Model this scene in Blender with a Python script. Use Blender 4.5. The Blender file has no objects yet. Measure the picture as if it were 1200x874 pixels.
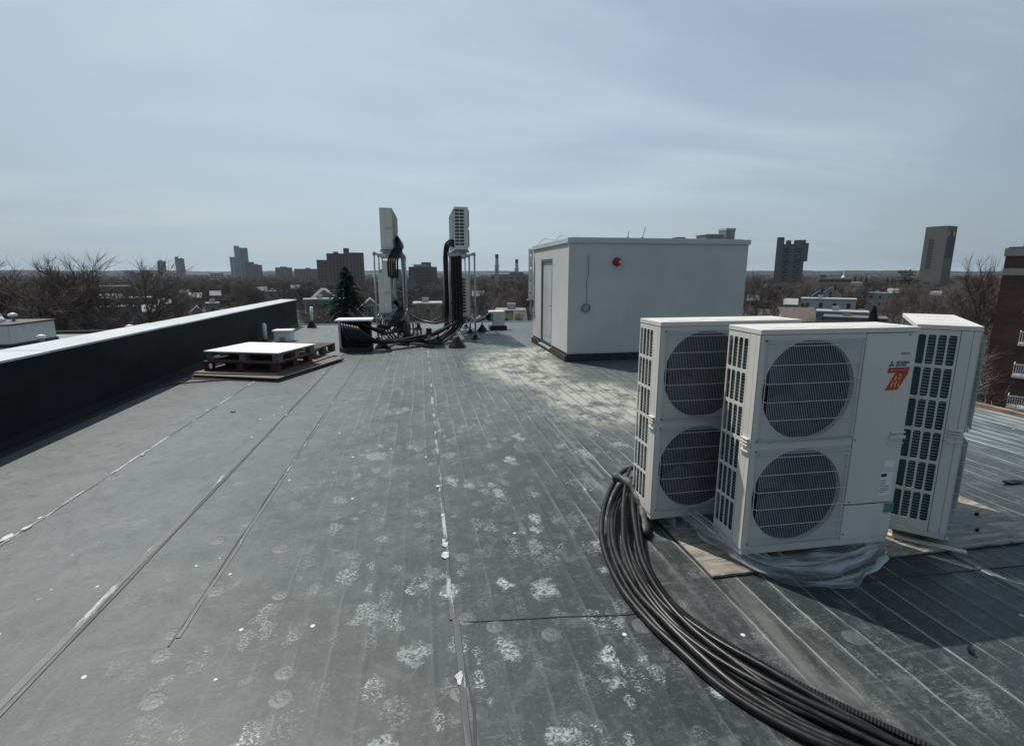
import bpy, bmesh, math, random
from mathutils import Vector, Matrix, noise as mnoise
random.seed(7)
S = bpy.context.scene
COL = S.collection
PI = math.pi
R = math.radians

# ---------------------------------------------------------------- camera
CAM_H, FPX, PITCH, YAW = 1.66, 590.0, R(11.12), R(10.18)
cam_d = bpy.data.cameras.new('camera'); cam = bpy.data.objects.new('camera', cam_d); COL.objects.link(cam)
cam_d.sensor_width = 36; cam_d.lens = 36 * FPX / 1200; cam_d.clip_start = 0.05; cam_d.clip_end = 30000
cam.location = (0, 0, CAM_H); cam.rotation_euler = (PI/2 - PITCH, 0, -YAW)
S.camera = cam

# ---------------------------------------------------------------- sky and sun
SUN_AZ, SUN_EL = R(-33.9), R(57.8)      # azimuth from +Y, positive towards +X
W = bpy.data.worlds.new("World"); S.world = W; W.use_nodes = True
wt = W.node_tree; wt.nodes.clear()
def wn(t): return wt.nodes.new(t)
out = wn('ShaderNodeOutputWorld'); bg = wn('ShaderNodeBackground'); sky = wn('ShaderNodeTexSky')
sky.sky_type = 'NISHITA'; sky.sun_disc = False; sky.sun_elevation = SUN_EL; sky.sun_rotation = SUN_AZ
sky.altitude = 20; sky.air_density = 1.0; sky.dust_density = 1.5; sky.ozone_density = 1.0
bg.inputs['Strength'].default_value = 0.1
tc = wn('ShaderNodeTexCoord'); sep = wn('ShaderNodeSeparateXYZ'); wt.links.new(tc.outputs['Generated'], sep.inputs[0])
def wm(op, a, b=None, clamp=False):
    n = wn('ShaderNodeMath'); n.operation = op; n.use_clamp = clamp
    for i, v in enumerate((a, b)):
        if v is None: continue
        if isinstance(v, (int, float)): n.inputs[i].default_value = v
        else: wt.links.new(v, n.inputs[i])
    return n.outputs[0]
zz = wm('MAXIMUM', wm('ADD', sep.outputs[2], 0.12), 0.06)
cmb = wn('ShaderNodeCombineXYZ')
wt.links.new(wm('DIVIDE', sep.outputs[0], zz), cmb.inputs[0]); wt.links.new(wm('DIVIDE', sep.outputs[1], zz), cmb.inputs[1])
mp = wn('ShaderNodeMapping'); wt.links.new(cmb.outputs[0], mp.inputs[0]); mp.inputs['Scale'].default_value = (0.55, 1.35, 1); mp.inputs['Rotation'].default_value = (0, 0, R(25)); mp.inputs['Location'].default_value = (11.3, 8.1, 0)
n1 = wn('ShaderNodeTexNoise'); n1.inputs['Scale'].default_value = 0.9; n1.inputs['Detail'].default_value = 8; n1.inputs['Roughness'].default_value = 0.52; n1.inputs['Distortion'].default_value = 0.55
wt.links.new(mp.outputs[0], n1.inputs['Vector'])
rp = wn('ShaderNodeMapRange'); rp.inputs[1].default_value = 0.36; rp.inputs[2].default_value = 0.66; rp.inputs[3].default_value = 0.52; rp.inputs[4].default_value = 0.97
wt.links.new(n1.outputs['Fac'], rp.inputs[0])
# thin high veil thickens towards the horizon
hz = wn('ShaderNodeMapRange'); hz.inputs[1].default_value = 0.0; hz.inputs[2].default_value = 0.20; hz.inputs[3].default_value = 1.0; hz.inputs[4].default_value = 0.0
wt.links.new(sep.outputs[2], hz.inputs[0])
veil = wm('MAXIMUM', rp.outputs[0], hz.outputs[0])
mx = wn('ShaderNodeMix'); mx.data_type = 'RGBA'
# the cirrus bank is brightest ahead, on the sun's side
dt = wn('ShaderNodeVectorMath'); dt.operation = 'DOT_PRODUCT'; wt.links.new(tc.outputs['Generated'], dt.inputs[0])
dt.inputs[1].default_value = (math.sin(R(5))*math.cos(R(35)), math.cos(R(5))*math.cos(R(35)), math.sin(R(35)))
fs = wn('ShaderNodeMapRange'); fs.inputs[1].default_value = 0.50; fs.inputs[2].default_value = 0.93; wt.links.new(dt.outputs['Value'], fs.inputs[0])
cc = wn('ShaderNodeMix'); cc.data_type = 'RGBA'; wt.links.new(fs.outputs[0], cc.inputs[0]); cc.inputs[6].default_value = (2.7, 3.5, 4.3, 1); cc.inputs[7].default_value = (5.2, 6.5, 7.4, 1)
wt.links.new(veil, mx.inputs[0]); wt.links.new(sky.outputs[0], mx.inputs[6]); hd = wm('ADD', wm('SUBTRACT', 1.0, wm('MULTIPLY', hz.outputs[0], 0.09)), wm('MULTIPLY', wm('SUBTRACT', rp.outputs[0], 0.75), 0.22)); vs_ = wn('ShaderNodeVectorMath'); vs_.operation = 'SCALE'; wt.links.new(cc.outputs[2], vs_.inputs[0]); wt.links.new(hd, vs_.inputs['Scale']); wt.links.new(vs_.outputs[0], mx.inputs[7])
wt.links.new(mx.outputs[2], bg.inputs[0]); wt.links.new(bg.outputs[0], out.inputs[0])

sun_d = bpy.data.lights.new('sun', 'SUN'); sun = bpy.data.objects.new('sun', sun_d); COL.objects.link(sun)
sun_d.energy = 4.4; sun_d.angle = R(0.6); sun_d.color = (1.0, 0.95, 0.88)
tosun = Vector((math.sin(SUN_AZ)*math.cos(SUN_EL), math.cos(SUN_AZ)*math.cos(SUN_EL), math.sin(SUN_EL)))
sun.rotation_euler = tosun.to_track_quat('Z', 'Y').to_euler(); sun.location = (-20, 30, 60)
S.view_settings.view_transform = 'Standard'; S.view_settings.look = 'None'
S.view_settings.exposure = 0.0; S.view_settings.gamma = 1.0

# ---------------------------------------------------------------- node materials
class NT:
    def __init__(s, name):
        s.m = bpy.data.materials.new(name); s.m.use_nodes = True; s.t = s.m.node_tree; s.t.nodes.clear()
        s.o = s.t.nodes.new('ShaderNodeOutputMaterial'); s.b = s.t.nodes.new('ShaderNodeBsdfPrincipled')
        s.t.links.new(s.b.outputs[0], s.o.inputs[0])
        s.tc = s.t.nodes.new('ShaderNodeTexCoord')
    def set(s, sock, v):
        if isinstance(v, bpy.types.NodeSocket): s.t.links.new(v, sock)
        elif isinstance(v, (tuple, list)) and len(v) == 3 and sock.type == 'RGBA': sock.default_value = (*v, 1)
        else: sock.default_value = v
    def math(s, op, a, b=0.0, clamp=False, c=None):
        n = s.t.nodes.new('ShaderNodeMath'); n.operation = op; n.use_clamp = clamp
        s.set(n.inputs[0], a); s.set(n.inputs[1], b)
        if c is not None: s.set(n.inputs[2], c)
        return n.outputs[0]
    def step(s, v, a, b, lo=0.0, hi=1.0):
        n = s.t.nodes.new('ShaderNodeMapRange'); n.interpolation_type = 'SMOOTHSTEP'
        s.set(n.inputs[0], v); n.inputs[1].default_value = a; n.inputs[2].default_value = b; n.inputs[3].default_value = lo; n.inputs[4].default_value = hi
        return n.outputs[0]
    def mix(s, f, a, b):
        n = s.t.nodes.new('ShaderNodeMix'); n.data_type = 'RGBA'
        s.set(n.inputs[0], f); s.set(n.inputs[6], a); s.set(n.inputs[7], b); return n.outputs[2]
    def map(s, vec, scale=(1,1,1), rot=(0,0,0), loc=(0,0,0)):
        n = s.t.nodes.new('ShaderNodeMapping'); s.set(n.inputs[0], vec); n.inputs['Scale'].default_value = scale; n.inputs['Rotation'].default_value = rot; n.inputs['Location'].default_value = loc
        return n.outputs[0]
    def noise(s, vec, scale, detail=4, rough=0.55, dist=0.0):
        n = s.t.nodes.new('ShaderNodeTexNoise'); s.set(n.inputs['Vector'], vec); n.inputs['Scale'].default_value = scale
        n.inputs['Detail'].default_value = detail; n.inputs['Roughness'].default_value = rough; n.inputs['Distortion'].default_value = dist
        return n.outputs['Fac']
    def voro(s, vec, scale, rnd=1.0):
        n = s.t.nodes.new('ShaderNodeTexVoronoi'); s.set(n.inputs['Vector'], vec); n.inputs['Scale'].default_value = scale; n.inputs['Randomness'].default_value = rnd
        return n.outputs['Distance'], n.outputs['Color']
    def sep(s, v):
        n = s.t.nodes.new('ShaderNodeSeparateXYZ'); s.set(n.inputs[0], v); return n.outputs
    def bump(s, h, strength, dist=0.01):
        n = s.t.nodes.new('ShaderNodeBump'); n.inputs['Strength'].default_value = strength; n.inputs['Distance'].default_value = dist
        s.set(n.inputs['Height'], h); s.t.links.new(n.outputs[0], s.b.inputs['Normal'])

def mat(name, rgb, rough=0.6, metal=0.0, var=0.12, scale=4.0, bump=0.0, bscale=60.0, spec=0.5, stretch=(1,1,1), tint=None, randobj=0.0):
    n = NT(name)
    v = n.map(n.tc.outputs['Object'], stretch)
    f = n.noise(v, scale, 5, 0.6)
    lo = tuple(c*(1-var) for c in rgb); hi = tuple(min(1, c*(1+var)) for c in rgb)
    if tint: hi = tint
    c = n.mix(n.step(f, 0.3, 0.7), lo, hi)
    if randobj:
        oi = n.t.nodes.new('ShaderNodeObjectInfo')
        h = n.t.nodes.new('ShaderNodeHueSaturation'); n.set(h.inputs['Color'], c)
        n.set(h.inputs['Value'], n.math('ADD', n.math('MULTIPLY', oi.outputs['Random'], 2*randobj), 1-randobj)); c = h.outputs[0]
    n.set(n.b.inputs['Base Color'], c)
    n.set(n.b.inputs['Roughness'], n.math('ADD', n.math('MULTIPLY', f, 0.2), rough-0.1))
    n.b.inputs['Metallic'].default_value = metal; n.b.inputs['Specular IOR Level'].default_value = spec
    if bump: n.bump(n.noise(v, bscale, 3), bump)
    return n.m

M = {}
M['unit_white'] = mat('unit_white', (.575,.565,.515), .42, var=.05, scale=2.2, bump=.02, bscale=90, tint=(.615,.605,.555))
M['unit_top'] = mat('unit_top', (.76,.77,.75), .38, var=.04, scale=4)
def cabinet(name, a, b_):
    n = NT(name); o = n.tc.outputs['Object']; p = n.sep(o)
    c = n.mix(n.step(n.noise(o, 2.2, 5, .6), .3, .7), a, b_)
    stk = n.noise(n.map(o, (22, 22, 1.1)), 1.0, 5, .65, .3)
    c = n.mix(n.math('MULTIPLY', n.step(stk, .56, .74), .16), c, (.30,.28,.24))
    spk = n.noise(o, 60, 4, .7)
    c = n.mix(n.math('MULTIPLY', n.step(spk, .64, .74), .22), c, (.28,.25,.21))
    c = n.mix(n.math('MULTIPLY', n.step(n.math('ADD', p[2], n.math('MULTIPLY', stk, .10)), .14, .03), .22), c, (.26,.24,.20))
    n.set(n.b.inputs['Base Color'], c); n.set(n.b.inputs['Roughness'], n.math('ADD', n.math('MULTIPLY', n.noise(o, 5, 4), .25), .30)); n.bump(n.noise(o, 4, 2), .03, .02)
    return n.m
M['unit_white'] = cabinet('unit_white', (.625,.60,.535), (.675,.65,.585))
M['coil'] = None
M['dark_void'] = mat('dark_void', (.016,.016,.030), .8, var=.2)
M['fan_dark'] = mat('fan_dark', (.020,.020,.036), .45, var=.2, scale=8)
M['wire_white'] = mat('wire_white', (.52,.52,.52), .4, var=.04)
M['black_rubber'] = mat('black_rubber', (.009,.009,.010), .42, var=.5, scale=10, bump=.08, bscale=24, spec=.38)
M['black_foam'] = mat('black_foam', (.009,.009,.010), .40, var=.5, scale=14, bump=.10, bscale=22, spec=.42, tint=(.020,.020,.020))
M['cable_dusty'] = mat('cable_dusty', (.045,.045,.044), .55, var=.6, scale=12, bump=.3, bscale=40)
M['ink'] = mat('ink', (.02,.02,.022), .5)
M['ink_grey'] = mat('ink_grey', (.25,.26,.25), .5)
M['badge_red'] = mat('badge_red', (.50,.045,.03), .4, var=.06)
M['badge_dark_red'] = mat('badge_dark_red', (.40,.02,.03), .4, var=.05)
M['badge_pink'] = mat('badge_pink', (.75,.30,.32), .4, var=.05)
M['flame'] = mat('flame', (.85,.48,.06), .4, var=.25, scale=40, tint=(.85,.66,.2))
M['sticker'] = mat('sticker', (.78,.79,.77), .5, var=.04)
M['tape_green'] = mat('tape_green', (.10,.24,.20), .4, var=.1)
M['galv'] = mat('galv', (.36,.38,.39), .42, metal=.35, var=.18, scale=9)
M['galv_dark'] = mat('galv_dark', (.20,.21,.22), .5, metal=.3, var=.2, scale=9)
M['coping'] = mat('coping', (.47,.49,.495), .45, var=.08, scale=1.5)
M['epdm_wall'] = None
M['stucco'] = None
M['curb_black'] = mat('curb_black', (.012,.013,.014), .55, var=.6, scale=9, tint=(.035,.036,.036))
M['door_paint'] = mat('door_paint', (.40,.43,.45), .4, var=.05)
M['frame_paint'] = mat('frame_paint', (.13,.14,.15), .45, var=.08)
M['alarm_red'] = mat('alarm_red', (.30,.008,.016), .3, var=.06)
M['lens'] = mat('lens', (.65,.60,.62), .15, var=.05)
M['blue_wire'] = mat('blue_wire', (.10,.19,.30), .45, var=.15)
M['dark_wire'] = mat('dark_wire', (.07,.08,.10), .5)
M['white_plastic'] = mat('white_plastic', (.74,.76,.76), .4, var=.05)
M['white_pipe'] = mat('white_pipe', (.68,.70,.70), .35, var=.06)
M['red_wood'] = mat('red_wood', (.085,.016,.015), .7, var=.35, scale=6, stretch=(1,8,8), bump=.2, bscale=30)
M['old_wood'] = mat('old_wood', (.13,.115,.10), .8, var=.3, scale=6, stretch=(1,8,8), bump=.2, bscale=30)
M['green_wood'] = mat('green_wood', (.085,.075,.06), .8, var=.3, scale=6, stretch=(1,8,8))
M['ply'] = mat('ply', (.125,.11,.095), .8, var=.3, scale=5, stretch=(1,6,6), bump=.15, bscale=30)
M['panel_white'] = mat('panel_white', (.70,.70,.68), .5, var=.05)
M['cap_white'] = mat('cap_white', (.74,.76,.77), .4, var=.06)
M['sheetmetal'] = mat('sheetmetal', (.52,.55,.56), .38, metal=.25, var=.1, scale=3)
M['grey_roofing'] = mat('grey_roofing', (.20,.20,.195), .8, var=.2, scale=.8)
M['steel_tube_white'] = mat('steel_tube_white', (.62,.64,.64), .4, var=.1)
M['cream'] = mat('cream', (.58,.50,.32), .8, var=.1)
M['bark'] = mat('bark', (.055,.048,.043), .9, var=.3, scale=1.2, randobj=.35)
M['twig'] = mat('twig', (.140,.114,.100), .95, var=.25, scale=.4, randobj=.4, spec=.1)
M['twig_light'] = mat('twig_light', (.21,.185,.16), .95, var=.25, scale=.4, randobj=.3, spec=.1)
M['needle'] = mat('needle', (.020,.038,.026), .9, var=.5, scale=1.5, randobj=.2, spec=.15)
M['needle_pine'] = mat('needle_pine', (.030,.050,.030), .9, var=.4, scale=1.0, randobj=.2, spec=.15)
M['ground'] = mat('ground', (.060,.056,.048), .95, var=.45, scale=.03, spec=.1)
M['hill'] = mat('hill', (.020,.021,.020), .95, var=.35, scale=.01, spec=.05)
M['street'] = mat('street', (.06,.06,.062), .9, var=.15, scale=.3)
M['glass'] = mat('glass', (.03,.036,.042), .12, var=.3, scale=.6, spec=.8)
M['white_paint'] = mat('white_paint', (.72,.72,.70), .6, var=.06)
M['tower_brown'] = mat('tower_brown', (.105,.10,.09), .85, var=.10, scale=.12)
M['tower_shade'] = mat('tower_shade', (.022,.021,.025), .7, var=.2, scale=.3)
M['tower_grey'] = mat('tower_grey', (.095,.102,.108), .85, var=.12, scale=.15)
M['tower_blue'] = mat('tower_blue', (.095,.135,.155), .5, var=.2, scale=.2)
M['tower_bluelight'] = mat('tower_bluelight', (.20,.25,.28), .5, var=.15, scale=.2)
M['tower_red'] = mat('tower_red', (.085,.060,.058), .85, var=.14, scale=.15)
M['tower_redband'] = mat('tower_redband', (.13,.105,.10), .85, var=.12, scale=.2)
M['conc'] = mat('conc', (.24,.24,.23), .85, var=.1, scale=.3)
M['chim_white'] = mat('chim_white', (.36,.38,.39), .8, var=.1, scale=.4)
M['limestone'] = mat('limestone', (.34,.32,.29), .85, var=.12, scale=2)
M['house_white'] = mat('house_white', (.38,.39,.385), .8, var=.08, scale=.5)
M['house_grey'] = mat('house_grey', (.15,.16,.17), .8, var=.1, scale=.5)
M['house_tan'] = mat('house_tan', (.20,.18,.145), .8, var=.1, scale=.5)
M['house_yellow'] = mat('house_yellow', (.50,.42,.20), .8, var=.1, scale=.5)
M['house_green'] = mat('house_green', (.13,.17,.15), .8, var=.1, scale=.5)
M['shingle'] = mat('shingle', (.115,.115,.118), .9, var=.2, scale=1.5)
M['shingle_brown'] = mat('shingle_brown', (.17,.15,.13), .9, var=.2, scale=1.5)
M['flat_white'] = mat('flat_white', (.31,.32,.315), .7, var=.1, scale=.4)
M['flat_grey'] = mat('flat_grey', (.20,.20,.19), .8, var=.15, scale=.4)
M['edge_rust'] = mat('edge_rust', (.20,.13,.09), .75, var=.4, scale=4)
M['lath'] = mat('lath', (.55,.50,.40), .75, var=.15, scale=8, stretch=(1,6,6))

def coil_mat():
    n = NT('coil_fins'); p = n.sep(n.tc.outputs['Object'])
    fin = n.math('FRACT', n.math('MULTIPLY', n.math('ADD', p[0], p[1]), 120.0))
    row = n.math('FRACT', n.math('MULTIPLY', p[2], 40.0))
    f = n.math('MULTIPLY', n.step(fin, .2, .6), n.step(row, .1, .3, .5, 1.0))
    n.set(n.b.inputs['Base Color'], n.mix(f, (.008,.016,.018), (.06,.125,.12)))
    n.b.inputs['Roughness'].default_value = .45; n.b.inputs['Metallic'].default_value = .2
    return n.m
M['coil'] = coil_mat()

def epdm_wall():
    n = NT('membrane_flashing'); o = n.tc.outputs['Object']
    a = n.noise(n.map(o, (.6,.6,2.0)), 1.6, 6, .6); b = n.noise(n.map(o, (1,1,.25)), 5, 4)
    c = n.mix(n.step(a, .3, .7), (.004,.006,.009), (.010,.013,.017))
    c = n.mix(n.math('MULTIPLY', n.step(b, .62, .78), .35), c, (.03,.034,.038))
    n.set(n.b.inputs['Base Color'], c); n.b.inputs['Roughness'].default_value = .6; n.b.inputs['Specular IOR Level'].default_value = .15
    n.bump(n.math('ADD', n.noise(o, 2.2, 3), n.math('MULTIPLY', n.noise(o, 60, 2), .03)), .25, .05)
    return n.m
M['epdm_wall'] = epdm_wall()

def stucco():
    n = NT('stucco'); o = n.tc.outputs['Object']
    a = n.noise(o, .9, 6, .6); b = n.noise(n.map(o, (1,1,.2)), 3.0, 5)
    c = n.mix(n.step(a, .3, .72), (.47,.475,.46), (.54,.545,.525))
    c = n.mix(n.math('MULTIPLY', n.step(b, .55, .75), .3), c, (.585,.585,.56))
    n.set(n.b.inputs['Base Color'], c); n.b.inputs['Roughness'].default_value = .85; n.b.inputs['Specular IOR Level'].default_value = .25
    n.bump(n.noise(o, 130, 3), .25, .004)
    return n.m
M['stucco'] = stucco()

def brick_mat():
    n = NT('brick_wall'); o = n.tc.outputs['Object']; p = n.sep(o)
    cb = n.t.nodes.new('ShaderNodeCombineXYZ'); n.set(cb.inputs[0], n.math('ADD', p[0], p[1])); n.set(cb.inputs[1], p[2])
    b = n.t.nodes.new('ShaderNodeTexBrick'); n.set(b.inputs['Vector'], cb.outputs[0])
    b.inputs['Scale'].default_value = 1.0; b.inputs['Brick Width'].default_value = .22; b.inputs['Row Height'].default_value = .075; b.inputs['Mortar Size'].default_value = .008
    b.inputs['Color1'].default_value = (.115,.052,.042,1); b.inputs['Color2'].default_value = (.075,.038,.034,1); b.inputs['Mortar'].default_value = (.13,.10,.09,1)
    c = n.mix(n.math('MULTIPLY', n.step(n.noise(n.map(o, (.4,.4,2.5)), 1.0, 5), .35, .7), .5), b.outputs['Color'], (.055,.030,.028))
    n.set(n.b.inputs['Base Color'], c); n.b.inputs['Roughness'].default_value = .9; n.b.inputs['Specular IOR Level'].default_value = .2
    return n.m
M['brick'] = brick_mat()

def board_mat():
    n = NT('wet_plywood'); o = n.tc.outputs['Object']
    g = n.noise(n.map(o, (1.2, 9, 1)), 3.0, 6, .65, .8); l = n.noise(o, 2.4, 5, .6)
    c = n.mix(n.step(g, .35, .65), (.12,.105,.085), (.36,.33,.27))
    c = n.mix(n.math('MULTIPLY', n.step(n.noise(o, 5, 6, .7, 1.0), .46, .58), .75), c, (.17,.175,.175))
    sp = n.step(n.noise(o, 26, 4, .7), .60, .68)
    c = n.mix(n.math('MULTIPLY', sp, .45), c, (.48,.48,.45))
    dk = n.step(n.noise(n.map(o, (3, 14, 1)), 2.0, 4, .7, 1.0), .60, .68)
    c = n.mix(n.math('MULTIPLY', dk, .75), c, (.06,.05,.042))
    n.set(n.b.inputs['Base Color'], c); n.set(n.b.inputs['Roughness'], n.math('ADD', n.math('MULTIPLY', l, .4), .4))
    n.bump(g, .3, .006)
    return n.m
M['board'] = board_mat()

def film_mat():
    n = NT('plastic_film'); o = n.tc.outputs['Object']
    f = n.noise(n.map(n.tc.outputs['UV'], (1.6,4.2,1)), 1.3, 5, .58, 1.0)
    n.b.inputs['Base Color'].default_value = (.75,.77,.78,1); n.b.inputs['Roughness'].default_value = .22
    tr = n.t.nodes.new('ShaderNodeBsdfTransparent'); tr.inputs[0].default_value = (.93,.95,.96,1)
    tl = n.t.nodes.new('ShaderNodeBsdfTranslucent'); tl.inputs[0].default_value = (.75,.77,.78,1)
    m1 = n.t.nodes.new('ShaderNodeMixShader'); m1.inputs[0].default_value = .35; n.t.links.new(n.b.outputs[0], m1.inputs[1]); n.t.links.new(tl.outputs[0], m1.inputs[2])
    m2 = n.t.nodes.new('ShaderNodeMixShader'); n.set(m2.inputs[0], n.step(f, .38, .66, .10, .88))
    n.t.links.new(tr.outputs[0], m2.inputs[1]); n.t.links.new(m1.outputs[0], m2.inputs[2]); n.t.links.new(m2.outputs[0], n.o.inputs[0])
    return n.m
M['film'] = film_mat()

def roof_mat():
    n = NT('roof_membrane'); o = n.tc.outputs['Object']; p = n.sep(o); x, y = p[0], p[1]
    big = n.noise(o, .45, 5, .55); mid = n.noise(o, 2.2, 6, .62)
    c = n.mix(n.step(big, .38, .62), (.082,.094,.093), (.128,.138,.137))
    c = n.mix(n.math('MULTIPLY', n.step(mid, .40, .64), .6), c, (.160,.172,.168))
    # left half paler: grey chalking plus sunward glare painted into the colour
    c = n.mix(n.math('MULTIPLY', n.step(n.math('ADD', x, n.math('MULTIPLY', n.math('SUBTRACT', y, 3.0), -.25)), -1.0, -2.0), .6), c, (.190,.194,.197))
    # near sheet, centre to right: painted darker where a steep view loses the sheen
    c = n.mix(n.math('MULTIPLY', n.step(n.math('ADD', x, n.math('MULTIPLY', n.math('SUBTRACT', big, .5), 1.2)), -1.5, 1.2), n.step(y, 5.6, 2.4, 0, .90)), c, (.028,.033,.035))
    # mottling and tints
    mo = n.noise(o, 7.0, 6, .7, .4)
    c = n.mix(n.math('MULTIPLY', n.step(mo, .50, .70), .5), c, (.215,.222,.216))
    c = n.mix(n.math('MULTIPLY', n.step(mo, .50, .30), .55), c, (.048,.054,.056))
    ti = n.noise(o, .8, 3, .5)
    c = n.mix(n.math('MULTIPLY', n.step(ti, .52, .68), .22), c, (.100,.122,.114))
    c = n.mix(n.math('MULTIPLY', n.step(ti, .46, .30), .22), c, (.118,.108,.120))
    gr = n.noise(o, 46, 6, .75)
    c = n.mix(n.math('MULTIPLY', n.step(gr, .52, .72), .5), c, (.27,.275,.27))
    c = n.mix(n.math('MULTIPLY', n.step(gr, .47, .28), .5), c, (.035,.04,.041))
    for ang, sx_, sy_, amt in ((R(32), 3.0, 26, .42), (R(-24), 2.4, 30, .34), (R(75), 2.0, 34, .26)):
        sk_ = n.noise(n.map(o, (sx_, sy_, 1), (0,0,ang)), 1.0, 6, .7, .5)
        c = n.mix(n.math('MULTIPLY', n.math('MULTIPLY', n.step(sk_, .58, .74), n.step(n.noise(o, 1.1, 3), .40, .58)), amt*1.3), c, (.30,.306,.30))
    c = n.mix(n.math('MULTIPLY', n.math('MULTIPLY', n.step(n.math('ADD', y, n.math('MULTIPLY', n.math('SUBTRACT', mid, .5), 2.5)), 3.4, 1.5), n.step(x, .4, -.4)), .45), c, (.060,.066,.066))  # vignette-like darkening painted into the near-left roof colour
    # long brushed streaks along the sheets
    st = n.noise(n.map(o, (14, .5, 1)), 1.0, 5, .6, .3)
    c = n.mix(n.math('MULTIPLY', n.step(st, .5, .75), .30), c, (.14,.148,.148))
    scr = n.noise(n.map(o, (3.0, 16, 1), (0,0,R(18))), 1.0, 5, .65, .6)
    c = n.mix(n.math('MULTIPLY', n.step(scr, .58, .72), .28), c, (.15,.155,.155))
    # ridges of the deck below telegraph through: pale dust settles on them
    per = .1524
    warp = n.math('MULTIPLY', n.math('SUBTRACT', n.noise(n.map(o, (.9,.8,1)), 1.0, 3), .5), .08)
    fr = n.math('FRACT', n.math('DIVIDE', n.math('ADD', x, warp), per))
    tri = n.math('ABSOLUTE', n.math('SUBTRACT', fr, .5))
    ridge = n.step(tri, .30, .49)
    line = n.step(tri, .43, .495)
    brk = n.step(n.noise(n.map(o, (5.5, .8, 1)), 1.0, 7, .75), .42, .64)
    reg = n.math('MAXIMUM', n.math('MULTIPLY', n.step(x, .75, 1.5), n.step(y, 7.5, 5.5, .75, 1.0)), n.math('MULTIPLY', n.math('MULTIPLY', n.step(y, 4.0, 6.2), n.step(x, -1.2, -.6)), .55))
    reg = n.math('ADD', reg, n.step(x, -1.4, -.2, .05, .20), True)
    dust = n.math('MULTIPLY', n.math('MULTIPLY', n.math('MULTIPLY', line, brk), reg), n.math('SUBTRACT', 1.0, n.math('MULTIPLY', n.step(x, 2.3, 2.8), n.step(y, 2.4, 2.1, 0, .6))))  # dust lines painted fainter where the units' shadow falls
    c = n.mix(n.math('MULTIPLY', dust, .85), c, (.46,.46,.44))
    # broad dusty film by the stacked cables
    df = n.math('MULTIPLY', n.step(n.noise(n.map(o, (3.5, .8, 1)), 1.0, 6, .65, .6), .47, .68), n.math('MULTIPLY', n.step(x, 1.0, 1.35), n.step(x, 2.3, 1.5)))
    c = n.mix(n.math('MULTIPLY', n.math('MULTIPLY', df, n.step(y, 5.5, 3.5)), .6), c, (.24,.235,.215))
    # east side near the far edge: glint on the ridges painted in white
    c = n.mix(n.math('MULTIPLY', n.math('MULTIPLY', n.step(x, 4.2, 6.0), n.math('MULTIPLY', n.math('ADD', ridge, .35), brk)), .75), c, (.62,.63,.62))
    # chalk boot prints and scuffs
    wv = n.t.nodes.new('ShaderNodeVectorMath'); wv.operation = 'ADD'; n.set(wv.inputs[0], o)
    nz = n.t.nodes.new('ShaderNodeTexNoise'); n.set(nz.inputs['Vector'], o); nz.inputs['Scale'].default_value = 9; nz.inputs['Detail'].default_value = 3
    sc_ = n.t.nodes.new('ShaderNodeVectorMath'); sc_.operation = 'SCALE'; n.t.links.new(nz.outputs['Color'], sc_.inputs[0]); sc_.inputs['Scale'].default_value = .14
    n.t.links.new(sc_.outputs[0], wv.inputs[1])
    def prints(scale, keep, rad, str_, sx=1.0, rot=0.0, fine=75, edge=.5):
        nonlocal c
        d, col = n.voro(n.map(wv.outputs[0], (sx, 1, 0), (0, 0, rot)), scale)
        rr = n.sep(col)
        inside = n.step(d, rad, rad*.72)
        tread = n.step(n.noise(n.map(o, (1, 1.6, 1), (0,0,.6)), fine, 3, .7, .8), edge, edge+.13)
        k = n.math('MULTIPLY', n.math('MULTIPLY', inside, n.step(rr[0], keep, keep+.04)), tread)
        k = n.math('MULTIPLY', k, n.math('MULTIPLY', n.step(rr[1], 0, 1, .15, 1.0), str_))
        c = n.mix(n.math('MULTIPLY', k, zone), c, (.74,.75,.73))
    zone = n.math('MULTIPLY', n.math('MULTIPLY', n.step(x, -1.6, -.3, .22, 1), n.step(x, 2.2, 1.1, .35, 1)), n.step(y, 9, 5, .4, 1))
    zone = n.math('MULTIPLY', zone, n.step(n.noise(o, 1.5, 4, .6), .40, .60, .28, 1.0))
    prints(4.6, .50, .42, .95, 1.7, .35, 62, .50)
    prints(5.4, .58, .42, .75, 2.0, -.45, 85, .49)
    prints(3.6, .55, .45, .60, 1.9, .9, 55, .52)
    prints(2.0, .60, .36, .45, 1.3, .2, 42, .52)
    prints(8.0, .70, .34, .8, 1.3, 1.2, 95, .48)
    # sparse white drips and flecks
    d, col = n.voro(n.map(o, (1,1,0)), 9.0); rr = n.sep(col)
    fl = n.math('MULTIPLY', n.step(d, .12, .07), n.step(rr[0], .90, .91))
    c = n.mix(n.math('MULTIPLY', fl, .9), c, (.95,.95,.92))
    d, col = n.voro(n.map(wv.outputs[0], (1,1,0)), 3.1); rr = n.sep(col)
    fl = n.math('MULTIPLY', n.step(n.math('ADD', d, n.math('MULTIPLY', n.noise(o, 30, 3), .12)), .17, .11), n.step(rr[0], .92, .93))
    c = n.mix(n.math('MULTIPLY', fl, n.step(n.noise(o, 90, 2), .35, .55, .3, .95)), c, (.60,.61,.59))
    # a few bold chalky footfalls
    fine_ = n.step(n.noise(n.map(o, (1, 1.3, 1), (0,0,.4)), 48, 5, .75, .6), .42, .56)
    irr = n.math('MULTIPLY', n.math('SUBTRACT', n.noise(o, 16, 4, .7), .46), 3.2)
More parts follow.
